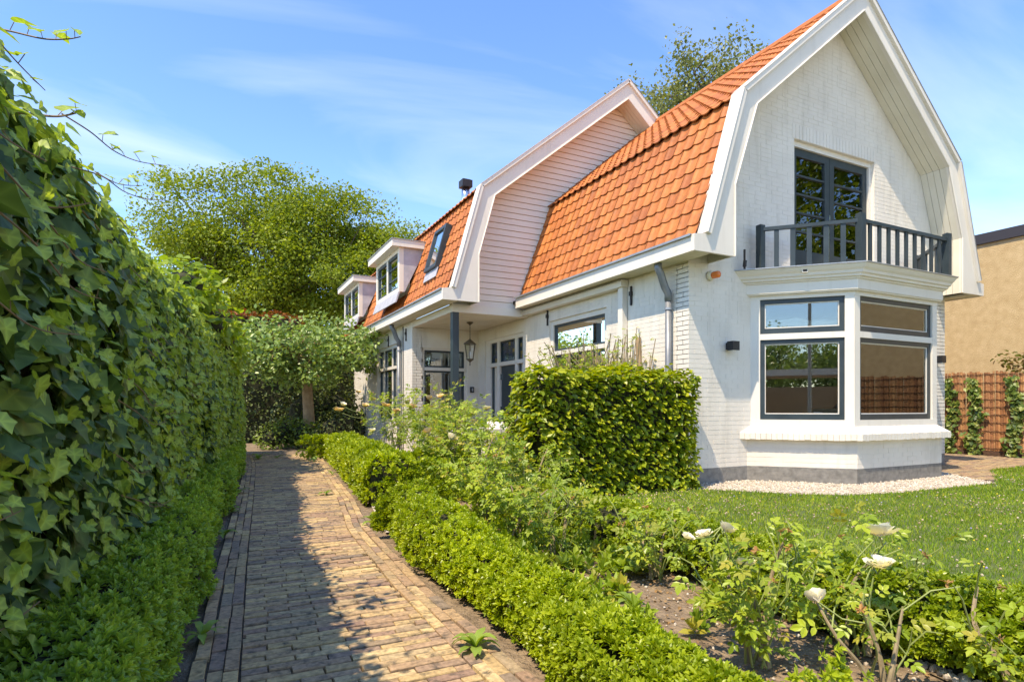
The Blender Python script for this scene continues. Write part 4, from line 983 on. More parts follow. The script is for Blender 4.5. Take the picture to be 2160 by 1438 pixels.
nr_ = len(zg)+3; Fq = [(i*nr_+k, (i+1)*nr_+k, (i+1)*nr_+(k+1) % nr_, i*nr_+(k+1) % nr_) for i in range(len(Yg)-1) for k in range(nr_)]
me = bpy.data.meshes.new('ivy_core'); me.from_pydata(V, [], Fq+[tuple(range(nr_)), tuple(range((len(Yg)-1)*nr_, len(Yg)*nr_))[::-1]]); me.update(); link('stems', me, HEDGE_CORE, ivy)  # solid dark core inside the ivy, added to block light
def ivy_pts(n, y0, y1, out0, out1):
    Y = y0+(y1-y0)*RNG.random(n); s = RNG.random(n)*3.3   # arc: face then top
    onf = s < 2.16; z = np.where(onf, s, IV_H+.06*wob(np.stack([Y*2, Y, Y*0], -1))); 
    X = np.where(onf, iv_face(Y, np.minimum(z, 2.5)), xl(Y)-.71-(s-2.16)*.9+np.interp(Y, [0, 5, 9, 13], [-.02, 0, .10, .28]))
    o_ = out0+(out1-out0)*RNG.random(n); Nn = np.where(onf[:, None], np.array([[1, 0, .25]]), np.array([[.25, 0, 1]]))
    P = np.stack([X+o_*np.where(onf, 1, .2), Y, z+o_*np.where(onf, .1, 1)], 1); return P, unit(Nn), onf
def ivy_layer(n, y0, y1, o0, o1, size, tilt, droop):
    P, Nn, onf = ivy_pts(n, y0, y1, o0, o1); nn = unit(Nn+tilt*RNG.normal(size=(n, 3))+np.array([-.05, -.15, .30])); t = unit(np.array([.1, 0, -1.])*droop+RNG.normal(size=(n, 3))*.55+np.array([.15, 0, 0]))
    return P, frames(nn, t), size*(.5+.95*RNG.random(n)), onf
lay = [ivy_layer(7600, .75, 4.5, -.06, .05, .088, .42, .8), ivy_layer(10500, 4.5, 9, -.06, .06, .084, .45, .8), ivy_layer(9000, 9, 14.5, -.06, .06, .085, .45, .8)]
ylay = [ivy_layer(2600, .75, 4.5, .03, .13, .046, .55, .5), ivy_layer(4600, 4.5, 9, .03, .14, .052, .55, .5), ivy_layer(4200, 9, 14.5, .03, .13, .055, .5, .5)]
VEIN = np.array([1, .7, 0, .75, 0, .8, 0, .9, 0, .8, 0, .75, 0])
leaf_me = []
for k in range(6):
    for m_, lst in ((IVY, 0), (IVYY, 1)):
        q = np_mesh('leaf', IVL[k][0], IVL[k][1], np.zeros(len(IVL[k][0])), vein=VEIN); q.materials.append(m_); leaf_me.append(q)
# the 300 leaves that show largest stand alone
cand = []
for li, (L_, young) in enumerate([(l, 0) for l in lay[:1]]+[(l, 1) for l in ylay[:1]]):
    P, M, S, onf = L_
    for k in range(len(P)):
        x_, y_, d_ = px(*P[k]); 
        if d_ > .3 and -20 < x_ < 520 and -20 < y_ < 1460: cand.append((S[k]/d_*(1.3 if not young else 1.6)*(1 if P[k][0]-float(iv_face(np.array(P[k][1]), np.array(min(P[k][2], 2.5)))) > -.01 else .3), li, k))
cand.sort(reverse=True); solo = {(li, k) for _, li, k in cand[:300]}
for li, (P, M, S, onf) in enumerate((lay[0], ylay[0])):
    keep = np.array([(li, k) not in solo for k in range(len(P))])
    for k in np.where(~keep)[0]:
        o_ = bpy.data.objects.new('leaf', leaf_me[2*(k % 6)+li]); COL.objects.link(o_); o_.parent = ivy; o_.matrix_parent_inverse = Matrix.Translation(-ivy.location)
        m4 = Matrix(M[k].T.tolist()).to_4x4() @ Matrix.Scale(float(S[k]), 4); m4.translation = Vector(P[k]); o_.matrix_basis = m4
    l = (P[keep], M[keep], S[keep], onf[keep])
    if li == 0: lay[0] = l
    else: ylay[0] = l
for ls, m_ in ((lay, IVY), (ylay, IVYY)):
    pr = []
    for (P, M, S, onf) in ls:
        idx = RNG.integers(0, 6, len(P))
        for k in range(6): s_ = idx == k; pr.append(inst(IVL[k][0], IVL[k][1], P[s_], M[s_], S[s_]))
    V, Fa, va = join(pr); tag(link('leaves', np_mesh('leaves', V, Fa, va, vein=np.tile(VEIN, len(V)//13)), m_, ivy), kind='stuff')
def smooth_path(pts, n=14):
    pts = [Vector(p) for p in pts]; out = []
    for i in range(len(pts)-1):
        p0, p1, p2, p3 = pts[max(i-1, 0)], pts[i], pts[i+1], pts[min(i+2, len(pts)-1)]
        for k in range(n):
            t = k/n; out.append(.5*((2*p1)+(p2-p0)*t+(2*p0-5*p1+4*p2-p3)*t*t+(3*p1-p0-3*p2+p3)*t**3))
    out.append(pts[-1]); return out
def runner(pts, leaves, r=.0035, s=.05, parent=ivy, ls=(.4, 1)):
    pp = smooth_path(pts, 8); mb = MB(); mb.tube(pp, [r*(1-.6*i/len(pp)) for i in range(len(pp))], 5); mb.build('runner', IVYST, parent)
    for k in range(leaves):
        i = int((ls[0]+(ls[1]-ls[0])*(k+.6)/leaves)*(len(pp)-1)); p = pp[min(i, len(pp)-1)]; dz = Vector((random.uniform(-.02, .02), random.uniform(-.02, .02), .02+random.random()*.012))
        mb = MB(); mb.tube([p, p+dz*.6, p+dz], .0014, 4); st = mb.build('leaf_stalk', IVYST, parent)
        o_ = bpy.data.objects.new('leaf', leaf_me[2*random.randrange(6)+1]); COL.objects.link(o_); o_.parent = parent; o_.matrix_parent_inverse = Matrix.Translation(-parent.location)
        M = frames(unit(np.array([[random.uniform(-.5, .5), random.uniform(-1, 0), 1.0]])), np.array([[random.uniform(-.3, 1), random.uniform(-.3, .3), random.uniform(-.5, .2)]]))[0]
        m4 = Matrix(M.T.tolist()).to_4x4() @ Matrix.Scale(s*random.uniform(.6, 1.1)*(1-.4*k/max(1, leaves)), 4); m4.translation = p+dz; o_.matrix_basis = m4
runner([at(-60, 50, 2.1), at(20, 66, 2.05), at(90, 82, 2.0), at(140, 83, 2.0), at(170, 78, 2.0)], 6, .004, .07, ls=(.2, .95))
runner([at(-80, 228, 1.9), at(40, 238, 1.95), at(120, 246, 2.0), at(170, 236, 2.05)], 3, .006, .08, ls=(.6, 1))
runner([at(130, 240, 2.1), at(190, 278, 2.15), at(240, 318, 2.2), at(290, 340, 2.25), at(345, 349, 2.3)], 5, .003, .06, ls=(.3, .97))
runner([at(150, 352, 2.3), at(215, 372, 2.35), at(262, 404, 2.4), at(310, 420, 2.45), at(358, 423, 2.5)], 5, .003, .055, ls=(.3, .97))
runner([at(200, 362, 2.4), at(250, 388, 2.45), at(300, 392, 2.5)], 3, .0025, .05, ls=(.4, .97))
runner([at(-60, 436, 1.6), at(60, 437, 1.65), at(140, 437, 1.7), at(190, 428, 1.75)], 3, .004, .05, ls=(.5, 1))
for k in range(26):
    Y0 = random.uniform(1.2, 5.5); z0 = random.uniform(.5, 2.2); ln = random.uniform(.4, .9)
    fx = lambda y_, z_: float(iv_face(np.array(y_), np.array(min(max(z_, 0), 2.5))))+.085
    runner([(fx(Y0, z0)-.03, Y0, z0), (fx(Y0+ln*.35, z0-.05)+.01, Y0+ln*.35, z0-.06), (fx(Y0+ln*.7, z0-.14)+.03, Y0+ln*.7, z0-.13), (fx(Y0+ln, z0-.16)+.06, Y0+ln, z0-.12)], 4, .0035, .048, ls=(.3, 1))

# ------------------------------------------------------------------ clipped box hedges
def box_hedge(label, x0f, x1f, y0, y1, hf, n, size, m=BOX, group='box hedges edging the beds', zmin=0, bumpy=.03, name='box_hedge'):
    Ym = (y0+y1)/2; t = thing(name, (float((x0f(Ym)+x1f(Ym))/2), Ym, 0), label, 'hedge', group)
    if not callable(hf): hc = hf; hf = lambda y: hc+0*y
    ins = .055; Ys = np.linspace(y0+ins, y1-ins, max(6, int((y1-y0)/.12))); V = []
    for y_ in Ys:
        h = float(hf(y_)); a, b = float(x0f(y_))+ins, float(x1f(y_))-ins; w = .02*math.sin(y_*9)
        V += [(a, y_, -.03), (a+w*.5, y_, h*.55), (a+.03, y_, h-ins+w), ((a+b)/2, y_, h-ins+.01-w), (b-.03, y_, h-ins+w), (b-w*.5, y_, h*.55), (b, y_, -.03)]
    k = 7; me = bpy.data.meshes.new('twigs'); me.from_pydata(V, [], [(i*k+j, i*k+j+1, (i+1)*k+j+1, (i+1)*k+j) for i in range(len(Ys)-1) for j in range(k-1)]+[tuple(range(k))[::-1], tuple(range((len(Ys)-1)*k, len(Ys)*k))]); me.update(); link('twigs', me, HEDGE_CORE, t)  # plain dark core under the sprigs, added to block light
    # more, smaller sprigs close to the camera
    Y = y0+(y1-y0)*RNG.random(n*4); dd = np.maximum(np.abs(Y), 1.0); keep = RNG.random(n*4) < (np.min(dd)/dd)**1.15; Y = Y[keep][:n]; n = len(Y)
    h = hf(Y); A, B = x0f(Y), x1f(Y); Wd = B-A; per = 2*h+Wd; s = RNG.random(n)*per
    endm = RNG.random(n) < 2.5*(float(np.mean(Wd))*np.mean(h)*2)/(float(np.mean(per))*(y1-y0))
    L_ = s < h; Rr = (s > h+Wd) & ~L_; Tp = ~L_ & ~Rr
    X = np.where(L_, A, np.where(Rr, B, A+(s-h))); z = np.where(L_, s, np.where(Rr, s-h-Wd, h)); Nn = np.zeros((n, 3)); Nn[L_] = (-1, 0, .35); Nn[Rr] = (1, 0, .35); Nn[Tp] = (0, 0, 1)
    e0 = endm & (RNG.random(n) < .5); e1 = endm & ~e0; X[endm] = (A+Wd*RNG.random(n))[endm]; z[endm] = (h*RNG.random(n))[endm]; Y[e0] = y0; Y[e1] = y1; Nn[e0] = (0, -1, .35); Nn[e1] = (0, 1, .35)
    P = np.stack([X, Y, z], 1); bw = bumpy*wob(P, 4.0)[:, None]+.018*wob(P, 11)[:, None]
    # round the shoulders
    sh = np.clip((z-h+.12)/.12, 0, 1)*np.clip(1-np.minimum(X-A, B-X)/.10, 0, 1); P[:, 2] -= .045*sh; P[:, 0] += np.where(X-A < B-X, 1, -1)*.03*sh
    P = P+unit(Nn)*(bw-.045*RNG.random(n)[:, None]**1.5+.012); P[:, 2] = np.maximum(P[:, 2], zmin+.02+.03*RNG.random(n))
    ax = unit(unit(Nn)+.55*RNG.normal(size=(n, 3))+np.array([0, 0, .45])); dist = np.maximum(depth(P[:, 0], P[:, 1]), 1); S = size*(.75+.6*RNG.random(n))*np.clip(dist/4.0, 1, 1.9)
    idx = RNG.integers(0, 4, n); pr = []
    base = np.clip(.5+.55*wob(P, 2.2)+.22*RNG.normal(size=n), 0, .999)
    for k in range(4): q = idx == k; pr.append(inst(SPR[k][0], SPR[k][1], P[q], up_mat(ax[q], q.sum()), S[q]))
    V, Fa, va = join(pr); tag(link('leaves', np_mesh('leaves', V, Fa, va), m, t), kind='stuff')
    return t
box_hedge('low shaded box hedge between the ivy hedge and the brick path', lambda y: xl(y)-.52, lambda y: xl(y)-.06+.03*np.sin(y*2.1), 1.15, 13.6, .37, 13000, .048, BOX_SHADED, bumpy=.045)
box_hedge('long sunlit box hedge edging the path in front of the roses', lambda y: xr(y)+.07+.035*np.sin(y*3), lambda y: np.interp(y, [1, 3.5, 4.6], [1.42, 1.46, 1.62])+.03*np.sin(y*2.2+1), 1.0, 4.62, lambda y: np.interp(y, [1, 2.5, 4.6], [.24, .27, .385])+.02*np.sin(y*4.1), 9500, .042, bumpy=.05)
box_hedge('box hedge edging the far part of the path before the gravel gap', lambda y: xr(y)+.08, lambda y: xr(y)+.62, 6.05, 11.9, .45, 4200, .048)
h2a = lambda y: np.interp(y, [0, 2, 4, 5.6], [2.50, 2.47, 2.50, 2.6])+.03*np.sin(y*2.6)
box_hedge('box hedge between the rose bed and the lawn', h2a, lambda y: h2a(y)+.40, .75, 5.3, .27, 7000, .042)
box_hedge('short box hedge behind the roses beside the hornbeam block', lambda y: 2.25+0*y, lambda y: 3.0+0*y, 6.9, 7.35, .42, 900, .047)

# ------------------------------------------------------------------ hornbeam block in front of the house
def leafy_block(name, label, cat, x0, x1, y0, y1, h, n, size, m, tpl=(OV, OVF), bump_=.05, faces='lrfbt', flat=.8, z0=0, coretone=HEDGE_CORE, group=None):
    t = thing(name, ((x0+x1)/2, (y0+y1)/2, z0), label, cat, group); ins = .09
    mb = MB(); mb.box(x0+ins, x1-ins, y0+ins, y1-ins, z0-.03, z0+h-ins); mb.build('branches', coretone, t)  # solid dark box behind the leaves, added as core in place of branches
    ar = {'l': (y1-y0)*h, 'r': (y1-y0)*h, 'f': (x1-x0)*h, 'b': (x1-x0)*h, 't': (x1-x0)*(y1-y0)}; tot = sum(ar[k] for k in faces); Ps, Ns = [], []
    for k in faces:
        q = int(n*ar[k]/tot); a, b = RNG.random(q), RNG.random(q); X = x0+(x1-x0)*a; Y = y0+(y1-y0)*a; z = z0+h*b
        if k == 'l': P = np.stack([0*a+x0, Y, z], 1); nn = (-1, 0, 0)
        elif k == 'r': P = np.stack([0*a+x1, Y, z], 1); nn = (1, 0, 0)
        elif k == 'f': P = np.stack([X, 0*a+y0, z], 1); nn = (0, -1, 0)
        elif k == 'b': P = np.stack([X, 0*a+y1, z], 1); nn = (0, 1, 0)
        else: P = np.stack([X, y0+(y1-y0)*b, 0*a+z0+h], 1); nn = (0, 0, 1)
        Ps.append(P); Ns.append(np.tile(nn, (q, 1)))
    P = np.concatenate(Ps); Nn = np.concatenate(Ns).astype(float); q = len(P)
    P = P+Nn*(bump_*wob(P, 3.0)[:, None]+.5*bump_*wob(P, 9)[:, None]-.08*RNG.random(q)[:, None]**1.3+.02)
    nn = unit(Nn*.55+np.array([0, 0, flat])+.42*RNG.normal(size=(q, 3))); tt = unit(Nn+.6*RNG.normal(size=(q, 3))+np.array([0, 0, -.25]))
    scatter('leaves', tpl[0], tpl[1], P, frames(nn, tt), size*(.6+.7*RNG.random(q)), m, t); return t
leafy_block('hornbeam_hedge', 'square clipped hornbeam hedge standing before the white house wall', 'hedge', 3.08, 5.33, 5.50, 6.10, 1.39, 10500, .074, HORN, bump_=.085, flat=1.05)
# a few shoots above the hornbeam top
def twiggy(t, base_pts, n, hmin, hmax, r, m, spread=.25, leafm=None, ltpl=CMP, lsize=.05, lper=3, lean=(0, 0), name='cane'):
    LP_, LN, LT = [], [], []
    for k in range(n):
        b = Vector(random.choice(base_pts))+Vector((random.uniform(-.1, .1), random.uniform(-.15, .15), 0)); h = random.uniform(hmin, hmax); dx, dy = random.gauss(lean[0], spread), random.gauss(lean[1], spread)
        pts = [b, b+Vector((dx*.35, dy*.35, h*.4)), b+Vector((dx*.8, dy*.7, h*.75)), b+Vector((dx*1.1, dy*1.1, h))]
        pp = smooth_path(pts, 4); mb = MB(); mb.tube(pp, [r*random.uniform(.7, 1.2)*(1-.45*i/len(pp)) for i in range(len(pp))], 5); mb.build(name, m, t)
        for j in range(lper): i = random.randrange(len(pp)//2, len(pp)); LP_.append(pp[i]); LN.append((random.gauss(0, .5), random.gauss(0, .5), 1)); LT.append((random.gauss(0, 1), random.gauss(0, 1), random.gauss(.2, .4)))
    if leafm and LP_: scatter('leaves', ltpl[0], ltpl[1], np.array(LP_), frames(np.array(LN), np.array(LT)), lsize*(.6+.8*RNG.random(len(LP_))), leafm, t)
hb = [o_ for o_ in bpy.data.objects if o_.name.startswith('hornbeam_hedge')][0]
twiggy(hb, [(x_, 5.8, 1.30) for x_ in (3.15, 3.3, 3.5, 4.0, 4.4, 4.9, 5.2)], 26, .12, .30, .003, CANE, .10, HORN, (OV, OVF), .055, 6, name='shoot')
cl = thing('pruned_climber', (5.2, 7.4, 0), 'hard pruned woody climbing rose against the white wall above the hornbeam', 'shrub')
twiggy(cl, [(5.22, y_, 0) for y_ in (6.6, 6.9, 7.3, 7.6, 7.9)], 70, 1.5, 2.15, .012, CANE, .26, ROSE, CMP, .08, 6)
twiggy(cl, [(5.12, y_, 1.1) for y_ in (6.8, 7.2, 7.6, 8.0, 8.3)], 70, .4, .95, .0085, CANE, .38, ROSE, CMP, .08, 6)
mb = MB(); mb.tube(smooth_path([(5.22, 6.33, 0), (5.24, 6.36, 1.0), (5.2, 6.42, 1.5), (5.21, 6.46, 1.95)], 6), [.05, .05, .045]+[.04]*16, 7); mb.build('stump', BARK, cl)

# ------------------------------------------------------------------ roses
def petal_tpl(): return np.array([(0, 0, 0), (.42, .38, .10), (.36, .82, .22), (0, 1.0, .20), (-.36, .82, .22), (-.42, .38, .10), (0, .55, .02)]), np.array([(0, 1, 6), (1, 2, 6), (2, 3, 6), (3, 4, 6), (4, 5, 6), (5, 0, 6)])
PT, PTF = petal_tpl()
def bloom_mesh(seed, openness=.9, layers=4):
    r = random.Random(seed); pr = []
    for l in range(layers):
        n = 6+l; el = math.radians(72-62*openness*(l+.6)/layers)
        for k in range(n):
            g = 2*math.pi*(k+.5*l)/n+r.uniform(-.15, .15); e_ = el+r.uniform(-.18, .18)
            d = np.array([[math.cos(g)*math.cos(e_), math.sin(g)*math.cos(e_), math.sin(e_)]]); nn = np.array([[-math.cos(g)*math.sin(e_), -math.sin(g)*math.sin(e_), math.cos(e_)]])
            pr.append(inst(PT, PTF, np.array([[0, 0, .02*l]]), frames(nn, d), np.array([(.50+.17*l)*r.uniform(.85, 1.12)])))
    V, Fa, va = join(pr); return np_mesh('flower', V, Fa, va*.999, True)
BLM = []
for m_ in (PETAL, PETALC):
    for k in range(3): q = bloom_mesh(k, .7+.15*k); q.materials.append(m_); BLM.append(q)
def withered_mesh(seed):
    r = random.Random(seed); pr = []
    for k in range(9):
        g = 2*math.pi*k/9+r.uniform(-.3, .3); e_ = r.uniform(-.7, .6); d = np.array([[math.cos(g)*math.cos(e_), math.sin(g)*math.cos(e_), math.sin(e_)]])
        pr.append(inst(OVN, OVNF, np.zeros((1, 3)), frames(rdir(1), d), np.array([r.uniform(.5, 1)])))
    V, Fa, va = join(pr); return np_mesh('withered_flower', V, Fa, va)
WTH = []
for k in range(3): q = withered_mesh(k); q.materials.append(ROSEB); WTH.append(q)
def put(me, p, s, parent, rot=None, name='flower'):
    o_ = bpy.data.objects.new(name, me); COL.objects.link(o_); o_.parent = parent; o_.matrix_parent_inverse = Matrix.Translation(-parent.location)
    o_.location = p; o_.scale = (s, s, s); o_.rotation_euler = rot or (random.uniform(-.7, .7), random.uniform(-.7, .7), random.random()*6); return o_
def rose(label, x_, y_, h, rad, ncanes, nleaf, blooms=(), withered=4, lsize=.13, name='rose_bush', old=True):
    t = thing(name, (x_, y_, 0), label, 'rose bush', 'rose bushes in the bed along the path')
    tips = []; allp = []
    for k in range(ncanes):
        g = 2*math.pi*k/ncanes+random.uniform(-.5, .5); rr = rad*random.uniform(.35, 1.0); hh = h*random.uniform(.6, 1.0); b = Vector((x_+random.uniform(-.05, .05), y_+random.uniform(-.05, .05), -.02))
        e_ = Vector((x_+rr*math.cos(g), y_+rr*math.sin(g), hh)); pts = [b, b+Vector((rr*.22*math.cos(g), rr*.22*math.sin(g), hh*.35)), b+Vector((rr*.6*math.cos(g+.2), rr*.6*math.sin(g+.2), hh*.7)), e_]
        pp = smooth_path(pts, 5); r0 = random.uniform(.0035, .006) if not old or k > 2 else random.uniform(.011, .016); mb = MB(); mb.tube(pp, [r0*(1-.7*i/len(pp)) for i in range(len(pp))], 6); mb.build('cane', CANE if r0 > .009 else GREENC, t)
        tips.append(e_); allp += [(p, pp[min(i+1, len(pp)-1)]-p) for i, p in enumerate(pp) if p.z > hh*.28]
        for q in range(2):   # side shoots
            i = random.randrange(len(pp)//2, len(pp)-1); s0 = pp[i]; e2 = s0+Vector((random.uniform(-.16, .16), random.uniform(-.16, .16), random.uniform(.05, .2))); sp = [s0, (s0+e2)/2+Vector((0, 0, .03)), e2]; mb = MB(); mb.tube(sp, [.0035, .003, .002], 4); mb.build('side_shoot', GREENC, t); tips.append(e2); allp += [(s0.lerp(e2, f), e2-s0) for f in (.3, .55, .8, 1)]
    idx = RNG.integers(0, len(allp), nleaf); P = np.array([allp[i][0] for i in idx])+RNG.normal(size=(nleaf, 3))*.02
    out = P-np.array([[x_, y_, h*.45]]); out[:, 2] *= .3; tt = unit(unit(out)*.8+RNG.normal(size=(nleaf, 3))*.6+np.array([0, 0, -.1])); nn = unit(RNG.normal(size=(nleaf, 3))*.45+np.array([-.2, -.1, 1.0]))
    scatter('leaves', CMP[0], CMP[1], P, frames(nn, tt), lsize*(.55+.7*RNG.random(nleaf)), ROSE, t)
    for (bx, by, d_, s_, cream) in blooms:
        p = at(bx, by, d_); put(BLM[(3 if cream else 0)+random.randrange(3)], p, s_, t, (random.uniform(.0, .7), random.uniform(-.4, .4), random.random()*6)); n_ = min(tips, key=lambda q: (q-p).length); mb = MB(); mb.tube([n_, n_.lerp(p, .5)+Vector((0, 0, -.02)), p], [.003, .003, .0035], 5); mb.build('flower_stalk', GREENC, t)
    for k in range(withered): p = random.choice(tips)+Vector((random.uniform(-.03, .03), random.uniform(-.03, .03), .01)); put(random.choice(WTH), p, random.uniform(.018, .032), t, None, 'withered_flower')
    return t
# near bed
rose('rose bush with three white blooms on woody stems behind the sunlit box hedge', 1.92, 1.66, .52, .30, 11, 237, ((1528, 1122, 2.25, .045, 0), (1487, 1132, 2.25, .036, 0), (1450, 1136, 2.3, .028, 0), (1574, 1196, 2.4, .052, 0)), 6, .092)
rose('rose bush with a big open white bloom standing before the lawn hedge', 2.38, 1.56, .42, .34, 10, 187, ((1856, 1133, 2.25, .070, 0), (1857, 1198, 2.25, .058, 0)), 6, .092)
rose('rose bush with a single white bud on a long green cane above bare soil', 2.12, 1.30, .30, .24, 5, 22, ((1727, 1270, 2.0, .048, 0),), 2, .092)
rose('rose bush with dry brown heads at the bottom corner of the picture', 2.46, .98, .36, .34, 10, 110, (), 10, .092)
rose('thin rose bush with bare woody stems halfway along the near bed', 2.36, 2.75, .42, .30, 9, 162, (), 7, .092)
rose('low rose bush with yellowing leaves between the two box hedges', 2.10, 3.45, .46, .32, 10, 237, (), 7, .092)
rose('rose bush with one pale white double bloom over the near bed', 2.05, 4.05, .54, .36, 12, 362, ((1228, 1068, 4.2, .068, 0), (1216, 1071, 4.22, .05, 0)), 6, .092)
rose('yellow green rose bush at the end of the near bed before the hornbeam', 2.15, 4.80, .80, .48, 14, 600, ((1100, 1030, 5.0, .04, 1),), 12, .092)
rose('rose bush with brown seed heads in front of the hornbeam hedge foot', 2.72, 4.95, .66, .38, 12, 375, (), 12, .092)
# far bed
rose('large rose bush with a white bloom and cream blooms by the porch column', 2.62, 6.75, 1.05, .5, 14, 630, ((948, 928, 6.9, .10, 0), (905, 914, 7.1, .08, 1), (930, 932, 7.0, .085, 1), (890, 922, 7.1, .07, 1)), 10, .095)
rose('dense rose bush left of the hornbeam hedge with orange brown heads', 2.70, 5.85, .98, .5, 14, 630, ((1058, 965, 6.1, .03, 1),), 14, .095)
rose('tall rose bush with a small white bloom before the front door', 3.10, 7.9, 1.16, .5, 14, 570, ((1026, 866, 8.2, .085, 0), (1060, 930, 8.0, .05, 1)), 12, .095)
rose('tall rose bush with dry heads against the dark porch window', 2.95, 9.0, 1.30, .5, 14, 540, ((862, 852, 9.6, .08, 1), (905, 842, 9.3, .07, 1), (930, 838, 9.2, .07, 1)), 16, .095)
rose('cream flowering rose bush below the wing corner', 2.75, 8.0, 1.12, .52, 14, 630, ((785, 912, 8.4, .075, 0), (812, 858, 8.6, .09, 1), (835, 870, 8.5, .08, 1), (868, 862, 8.5, .08, 1)), 12, .095)
rose('rose bush with a creamy bloom cluster near the small tree', 2.75, 10.0, 1.25, .6, 14, 630, ((715, 868, 10.4, .11, 1), (722, 856, 10.4, .08, 0), (770, 858, 10.2, .08, 1), (785, 845, 10.2, .08, 1), (755, 830, 10.3, .07, 1)), 12, .095)
rose('leafy rose bush filling the bed behind the far box hedge', 2.65, 7.2, .85, .5, 12, 570, (), 8, .095)

# ------------------------------------------------------------------ trees
def tree(name, label, cat, base, trunk_pts, r0, crown_c, crown_r, nclus, per, lsize, m, barkm, tpl=(OV, OVF), sigma=.5, flatz=.6, updir=.8, group=None, droop=0, hollow=.45, limbs=9, fill=1.0):
    t = thing(name, base, label, cat, group); tp = smooth_path(trunk_pts, 5); mb = MB(); mb.tube(tp, [r0*(1-.35*i/len(tp)) for i in range(len(tp))], 10); mb.build('trunk', barkm, t, True)
    top = tp[-1]; C = Vector(crown_c); Rr = np.array(crown_r); cl = []
    while len(cl) < nclus:
        u = RNG.normal(size=3); u = u/np.linalg.norm(u)*(hollow+(1-hollow)*RNG.random()**.6)
        if RNG.random() > fill: continue
        u = u*(1+.36*wob(u[None]*3.2+np.array(crown_c))[0]); cl.append(np.array(C)+u*Rr)
    cl = np.array(cl); lim = []; mb = MB()
    for k in range(limbs):
        c_ = Vector(cl[k*len(cl)//limbs]); e_ = top.lerp(c_, .8); mid_ = top.lerp(e_, .5)+Vector((0, 0, .08*(e_-top).length)); st = tp[-1-random.randrange(0, max(1, len(tp)//4))]; pp = smooth_path([st, mid_, e_], 5); mb.tube(pp, [r0*.42*(1-.75*i/len(pp)) for i in range(len(pp))], 6); lim.append(pp)
    br_all = [p for pp in lim for p in pp[3:]]
    for c_ in cl:
        c_ = Vector(c_); s_ = min(random.sample(br_all, min(12, len(br_all))), key=lambda p: (p-c_).length); mb.tube([s_, s_.lerp(c_, .5)+Vector((0, 0, .1*(c_-s_).length)), c_], [r0*.12, r0*.08, r0*.03], 4, False)
    mb.build('branches', barkm, t)
    n = nclus*per; idx = np.repeat(np.arange(nclus), per); g = RNG.normal(size=(n, 3)); g = g/np.maximum(np.linalg.norm(g, axis=1, keepdims=True), 1e-6)*(RNG.random((n, 1))**.45)*1.4
    sg = sigma*(.6+.8*RNG.random(nclus))[idx][:, None]; P = cl[idx]+g*sg*np.array([1, 1, flatz]); P[:, 2] -= droop*np.abs(g[:, 2])*RNG.random(n)*2
    nn = unit(RNG.normal(size=(n, 3))*.6+np.array([-.15, -.15, updir])); tt = unit(RNG.normal(size=(n, 3))+np.array([0, 0, -.5-droop]))
    o_ = scatter('crown', tpl[0], tpl[1], P, frames(nn, tt), lsize*(.6+.8*RNG.random(n)), m, t); return t
b = at(650, 900, 15.0); bx, by = b.x, b.y
tree('standard_tree', 'small clipped standard tree with umbrella crown at the end of the path', 'tree', (bx, by, 0), [(bx, by, -.05), (bx+.02, by, .7), (bx-.02, by, 1.5), (bx+.03, by, 2.15)], .165, (bx-.08, by, 2.42), (1.85, 1.7, .80), 150, 62, .105, PEAR, BARK, (OV, OVF), .34, .7, .75, hollow=.3, limbs=8)
b = at(632, 700, 30.0)
tree('maple_tree', 'big sunlit yellow green tree rising behind the garden', 'tree', (b.x, b.y, 0), [(b.x, b.y, -.1), (b.x+.1, b.y, 2.5), (b.x-.1, b.y, 5.2)], .42, (b.x-.1, b.y, 7.7), (6.4, 5.6, 4.3), 300, 430, .14, MAPLE, BARKD, (DIA, DIAF), .92, .55, .7, hollow=.45, limbs=24)
b = at(1560, 700, 34.0)
tree('birch_tree', 'tall birch with drooping twigs behind the house roof', 'tree', (b.x, b.y, 0), [(b.x, b.y, -.1), (b.x+.3, b.y, 5), (b.x, b.y, 10), (b.x-.2, b.y, 14)], .3, (b.x-.9, b.y, 13.8), (9.3, 6.0, 7.0), 430, 170, .17, BIRCH, BARKD, (DIA, DIAF), .62, 1.3, .3, droop=.9, hollow=.35, limbs=14)
# dark rear hedge and copper hedge behind the small tree
def mass(name, label, cat, pts, n, size, m, core=True, group=None):
    "irregular leafy shrub made of overlapping lobes: pts = (x, y, z, rx, ry, rz)"
    c = np.mean([[p[0], p[1]] for p in pts], 0); t = thing(name, (float(c[0]), float(c[1]), 0), label, cat, group); P, Nn = [], []
    vol = np.array([p[3]*p[5] for p in pts]); vol = vol/vol.sum()
    for p, w in zip(pts, vol):
        k = max(20, int(n*w)); u = rdir(k); r_ = (.72+.34*RNG.random(k)**.7+.16*wob(u*2+np.array(p[:3]), 1.5))[:, None]; P.append(np.array(p[:3])+u*r_*np.array(p[3:])); Nn.append(u)
    P = np.concatenate(P); Nn = np.concatenate(Nn); ok = P[:, 2] > .02; P, Nn = P[ok], Nn[ok]; k = len(P)
    if core:
        mb = MB()
        for p in pts: mb.add([Vector(p[:3])+Vector((v[0]*p[3], v[1]*p[4], v[2]*p[5]))*.66 for v in ico], [tuple(f) for f in icf])
        mb.build('branches', HEDGE_CORE, t)  # dark solid core fills the lobes in place of branches
    nn = unit(Nn*.6+RNG.normal(size=(k, 3))*.5+np.array([0, 0, .6])); tt = unit(Nn+RNG.normal(size=(k, 3))*.7-np.array([0, 0, .3]))
    scatter('leaves', OV, OVF, P, frames(nn, tt), size*(.6+.8*RNG.random(k)), m, t); return t
def lobes(pxs): return [(*at(x_, y_, d_), rx, ry, rz) for x_, y_, d_, rx, ry, rz in pxs]
